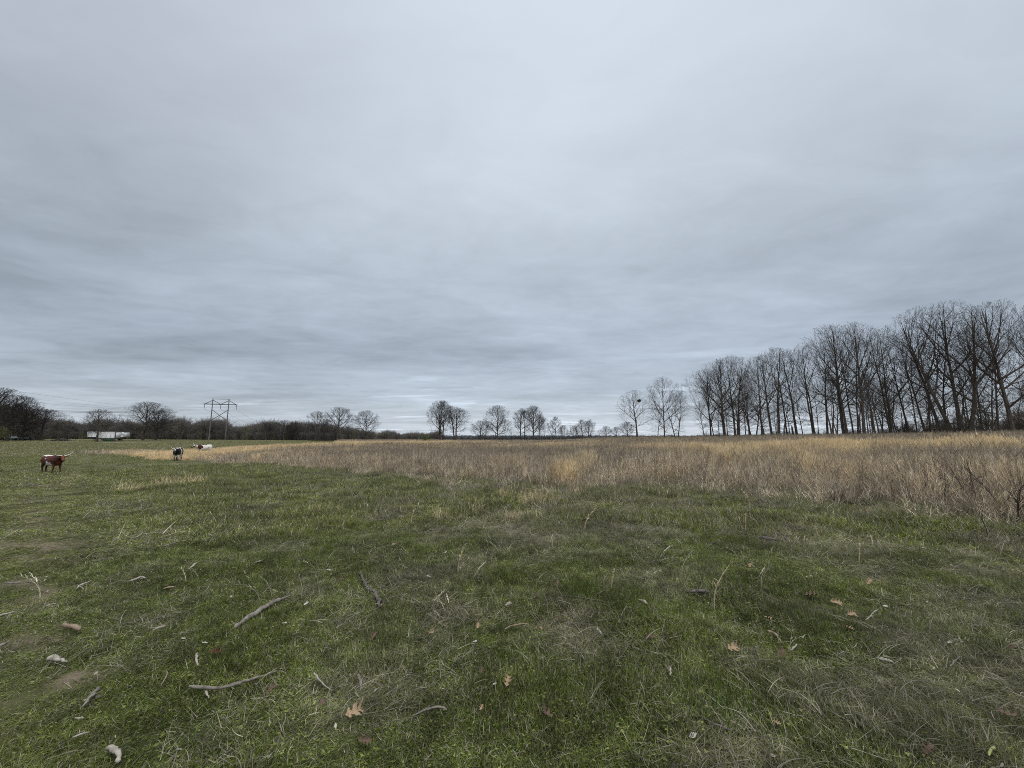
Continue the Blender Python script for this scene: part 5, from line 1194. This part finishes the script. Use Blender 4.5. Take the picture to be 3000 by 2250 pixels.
# ------------------------------------------------------------------ single stalks, tufts, lush clump, saplings
def tuft(u, v, wpx, hpx, label, seed, tab=GLD, nb=90, name='dry_grass_tuft', heads=.6, wd=None, mat=None, lean=.35, cat='grass tuft'):
    p = onground(u, v); k = math.sqrt(p[1] ** 2 + EYE ** 2) / F
    me_ = stems_proto(name, nb, wpx * k / 2, hpx * k, wd or max(.0035, .75 * k), seed, tab, heads, 0, lean)
    me_.materials.clear(); me_.materials.append(mat or M_gold)
    o = link(name, me_); o.location = (p[0], p[1], p[2] - .01); tag(o, label, cat); return o
tuft(1579, 1478, 120, 62, 'widest straw coloured tuft with upright stems in front of the tall field', 401, nb=130)
tuft(1475, 1462, 50, 50, 'straw tuft touching the left side of the widest one', 402, nb=50)
tuft(1690, 1452, 60, 52, 'bent straw tuft on the right side of the widest one', 403, nb=45)
tuft(1290, 1520, 46, 46, 'short golden tuft at the left of the front row', 404, nb=45)
tuft(1352, 1520, 40, 30, 'flattened golden tuft in the front row', 405, nb=40, lean=.8)
tuft(1395, 1508, 36, 50, 'golden tuft with two arching blades in the front row', 406, nb=28)
tuft(1500, 1530, 50, 50, 'golden tuft at the right end of the front row', 407, nb=45)
tuft(540, 1415, 130, 32, 'broad flattened tan tuft left of the tall field', 408, nb=150, lean=.7)
tuft(395, 1435, 110, 38, 'ragged pale tuft patch further left', 409, nb=60, lean=.5)
tuft(980, 1512, 26, 62, 'pair of tall arching pale stems left of centre', 410, nb=8)
tuft(920, 1510, 40, 50, 'thin group of pale stems left of the tall arching pair', 411, nb=14)
tuft(1655, 1418, 90, 92, 'tallest golden clump at the front edge of the tall field', 412, nb=300, lean=.16)
tuft(2855, 1425, 90, 100, 'bright golden clump standing among the dark weeds at the right', 413, nb=260, lean=.15)
M_stalk = noisy('golden_stalk', (.34, .27, .16), (.48, .40, .26), 10, .8, .15)
for (u, v, du, dv, lb, sd_) in ((2093, 1790, 43, -134, 'tall golden seed stalk bending right, alone right of centre', 1), (1792, 1735, 8, -62, 'short feathery seed stalk right of the lush clump', 2), (1342, 1690, 20, -88, 'straight slim seed stalk above the middle', 3),
        (2196, 1500, -20, -60, 'pale stalk leaning left in the right middle ground', 4), (2184, 1558, 0, -48, 'pale upright stalk, right of a close pair', 5), (2172, 1556, -8, -38, 'pale upright stalk, left of a close pair', 6),
        (2395, 1580, -10, -40, 'pale curved stalk beside a fallen twig', 7), (2517, 1655, 2, -58, 'grey stalk standing below the right weeds', 8), (2840, 1528, -40, -38, 'pale stalk slanting left before the sapling', 9), (2645, 1505, 18, -36, 'pale stalk slanting right before the weeds', 10),
        (1714, 1560, 34, -72, 'golden plume arching right beyond the tufts', 11), (1205, 1960 - 420, 20, -60, 'slim arching pale stalk in the left middle ground', 12), (2205, 1995 - 25, 10, -70, 'tall thin grey dead blades in front of the curled tan leaf', 13)):
    p = onground(u, v); Yd = p[1]; q = at(u + du, v + dv, Yd); rg = np.random.RandomState(500 + sd_); k = Yd / F
    s_ = np.linspace(0, 1, 9)[:, None]; mid = p * (1 - s_) + q * s_; mid[:, 0] -= (du * k * .35 * np.sin(pi * s_))[:, 0]
    ps = [tubes([mid - p], [np.linspace(max(.003, 1.9 * k), max(.0015, .9 * k), 9)], 5)]
    for r_ in range(16):
        j = rg.randint(4, 9); b0 = mid[j] - p; d = rg.randn(3) * [.5, .5, .4] + (q - p) / np.linalg.norm(q - p) * 1.6; d /= np.linalg.norm(d)
        l_ = np.linalg.norm(q - p) * .16; ps.append(tubes([[b0, b0 + d * l_ * .5, b0 + d * l_ + [0, 0, -.01]]], [[max(.002, 1.0 * k), max(.0025, 1.3 * k), .0008]], 3))
    v_, q_ = join(ps); o = link('seed_stalk', mkmesh('seed_stalk', v_, q_, M_stalk if sd_ < 13 else M_oldwood)); o.location = p
    tag(o, lb, 'stalk', 'single dry stalks')
LUSH = np.array([[.055, .105, .018], [.080, .14, .026], [.11, .17, .035]])
tuft(1695, 1748, 105, 46, 'lush dark green grass clump right of centre', 451, LUSH, 420, 'green_grass_clump', 0, .006, M_turf, .55)
tuft(2085, 2075, 170, 60, 'lush green grass patch near the bottom right of middle', 452, LUSH * .8, 260, 'green_grass_clump', 0, .006, M_turf, .6)
def sapling(u, v, hpx, label, seed, lean=0., nbr=9, spread=1.):
    p = onground(u, v); k = p[1] / F; H = hpx * k; rg = random.Random(seed); root = empty('bare_sapling', tuple(p)); lv = [[], [], []]; rl = [[], [], []]
    def go(l_, q, d, L, r):
        n_ = (8, 6, 4)[l_]; pts = [q]; rr = [r]
        for i in range(1, n_):
            d = d + np.array([rg.gauss(0, .08), rg.gauss(0, .08), .04]); d /= np.linalg.norm(d); q = q + d * L / (n_ - 1); pts.append(q); rr.append(r * (1 - .8 * i / (n_ - 1)))
        lv[l_].append(pts); rl[l_].append(rr)
        if l_ < 2:
            for j in range(nbr if l_ == 0 else 6):
                s_ = rg.uniform(.22, .95); i = int(s_ * (n_ - 1)); a = rg.uniform(0, 6.28); e_ = rot_toward(d * .6 + np.array([0, 0, .4]), radians(rg.uniform(22, 48)) * spread, a)
                go(l_ + 1, pts[i], e_, L * rg.uniform(.3, .55) * (1.1 - s_ * .5), rr[i] * .65)
    for m_ in range(1 + seed % 3): go(0, np.array([rg.gauss(0, .02), rg.gauss(0, .02), -.03]), np.array([sin(lean) + rg.gauss(0, .14), rg.gauss(0, .14), 1.]), H * rg.uniform(.8, 1.05), .0065 + H * .004)
    v_, q_ = tubes(np.array(lv[0]), np.array(rl[0]), 6); link('stem', mkmesh('stem', v_, q_, M_sap, True), root)
    v_, q_ = join([tubes(np.array(lv[1]), np.array(rl[1]), 4), tubes(np.array(lv[2]), np.maximum(np.array(rl[2]), .0012), 3)]); link('twigs', mkmesh('twigs', v_, q_, M_sap), root)
    tag(root, label, 'sapling', 'leafless saplings in the right weeds')
M_sap = noisy('sapling_bark', (.045, .035, .030), (.085, .068, .058), 12, .85, .15)
sapling(2955, 1522, 190, 'largest dark leafless sapling at the right edge of the weeds', 3, -.2, 12)
sapling(2872, 1500, 165, 'forked leafless sapling left of the largest one', 7, -.05)
sapling(2768, 1495, 160, 'slim leafless sapling with one side branch', 6, 0)
sapling(2680, 1470, 150, 'thin leafless sapling among grey weeds', 9, -.1)
sapling(2985, 1540, 150, 'leafless sapling cut by the right edge', 11, .1)
sapling(2790, 1385, 115, 'tall sapling whose tip stands above the golden grass', 12, .1)
sapling(2520, 1450, 90, 'small dark sapling left of the grey weeds', 10, 0)
sapling(2445, 1480, 70, 'low leafless twiggy plant in the right middle ground', 13, .25)
sapling(2620, 1560, 60, 'thin bare weed leaning left in the green grass', 15, -.6, 5)
sapling(2905, 1590, 110, 'dark weed stem slanting left in front of the saplings', 15, -.6, 4)
sapling(2340, 1430, 70, 'small dark weed at the edge of the tall field', 16, 0, 7)
sapling(2070, 1420, 60, 'dark weed at the foot of the central field edge', 17, .1, 7)
# weeds along the right edge of the field, uncountable
pr = []
for i in range(4):
    rgx = np.random.RandomState(470 + i); pr.append(stems_proto('weed_piece', 26, .4, .55, .006, 470 + i, BRN * .75, .1, 9, .4))
x, y = polar_pts(5.5, 26, 3000, 1.0); f = field(x, y); az = np.arctan2(x, y)
keep = (f > -2.2) & (f < 1.5) & (rng.rand(len(x)) < (.25 + .75 * sst(.2, .7, az)) * sst(-2.6, 0, f)); x, y, f = x[keep], y[keep], f[keep]
scatter('dead_weeds', 'thin grey dead weeds fringing the tall grass', pr, lay(x, y, -.01), rng.rand(len(x)) * 6.28, .45 + .55 * sst(-2.2, .5, f), rng.rand(len(x)) * .2, rng.randint(0, 4, len(x)))

YEL = np.array([[.22, .24, .05], [.28, .29, .07], [.17, .20, .045]])
tuft(770, 1938, 190, 16, 'yellow green patch of low weeds between the long straight and long curved branches', 471, YEL, 420, 'low_weed_patch', 0, .008, M_turf, .9, 'weed patch')

# bent golden plumes at the field edge and single pale stems through the pasture
def plume_proto(nm, nb, R_, H, wdt, seed, tab, curl, heads, mat):
    rg = np.random.RandomState(seed); B = nb; sets = []; hd = rg.randn(B) * .7
    st = ribbon(disc(B, R_, rg, .5), hd, H * (.6 + .5 * rg.rand(B)), wdt * np.ones(B), 1.5 - .3 * rg.rand(B), curl * (.4 + .8 * rg.rand(B)), 7, rg)
    c = pickc(tab, B, rg); sets.append((st, c)); ct = st.mean(2)
    for rep in range(heads):
        j = 3 + rep % 5; b_ = ct[:, j]; n_ = B
        rb = ribbon(b_[:, :2], hd + rg.randn(n_) * .35, H * .10 * (.6 + rg.rand(n_)), wdt * 1.4 * np.ones(n_), 1.25 - .5 * rg.rand(n_), .9 * rg.rand(n_), 2, rg)
        rb[..., 2] += b_[:, None, None, 2]; sets.append((rb, c * 1.1))
    return ribbon_mesh(nm, sets, mat)
pr = [plume_proto('plume_piece', 5, .20, 1.02, .011, 600 + i, GLD * .95, .8, 7, M_gold) for i in range(5)]
x, y = polar_pts(8, 24, 9000, 1.0); f = field(x, y); gd = gold(x, y); az = np.arctan2(x, y)
keep = (f > -.6) & (f < 4.5) & (az > uaz(1250)) & (rng.rand(len(x)) < .06 + .5 * gd); x, y, gd = x[keep], y[keep], gd[keep]
scatter('golden_plumes', 'bent golden plumes standing out at the edge of the tall field', pr, lay(x, y, -.02), rng.randn(len(x)) * .6, .65 + .45 * rng.rand(len(x)), rng.rand(len(x)) * .4, rng.randint(0, 5, len(x)))
pr = [plume_proto('pale_stem_piece', 3, .10, .38, .0062, 620 + i, DRY * 1.25, 1.3, 4, M_thatch) for i in range(5)]
x, y = polar_pts(3.5, 20, 1500, .98); dr = dryness(x, y); f = field(x, y)
keep = (rng.rand(len(x)) < .10 + .5 * dr) & (f < 1) & (rng.rand(len(x)) < .35 + .65 * sst(-.5, .1, np.arctan2(x, y))); x, y = x[keep], y[keep]
scatter('pale_dead_stems', 'single pale dead stems sticking up from the pasture', pr, lay(x, y, -.01), rng.rand(len(x)) * 6.28, .5 + .9 * rng.rand(len(x)), rng.rand(len(x)) * .6, rng.randint(0, 5, len(x)))
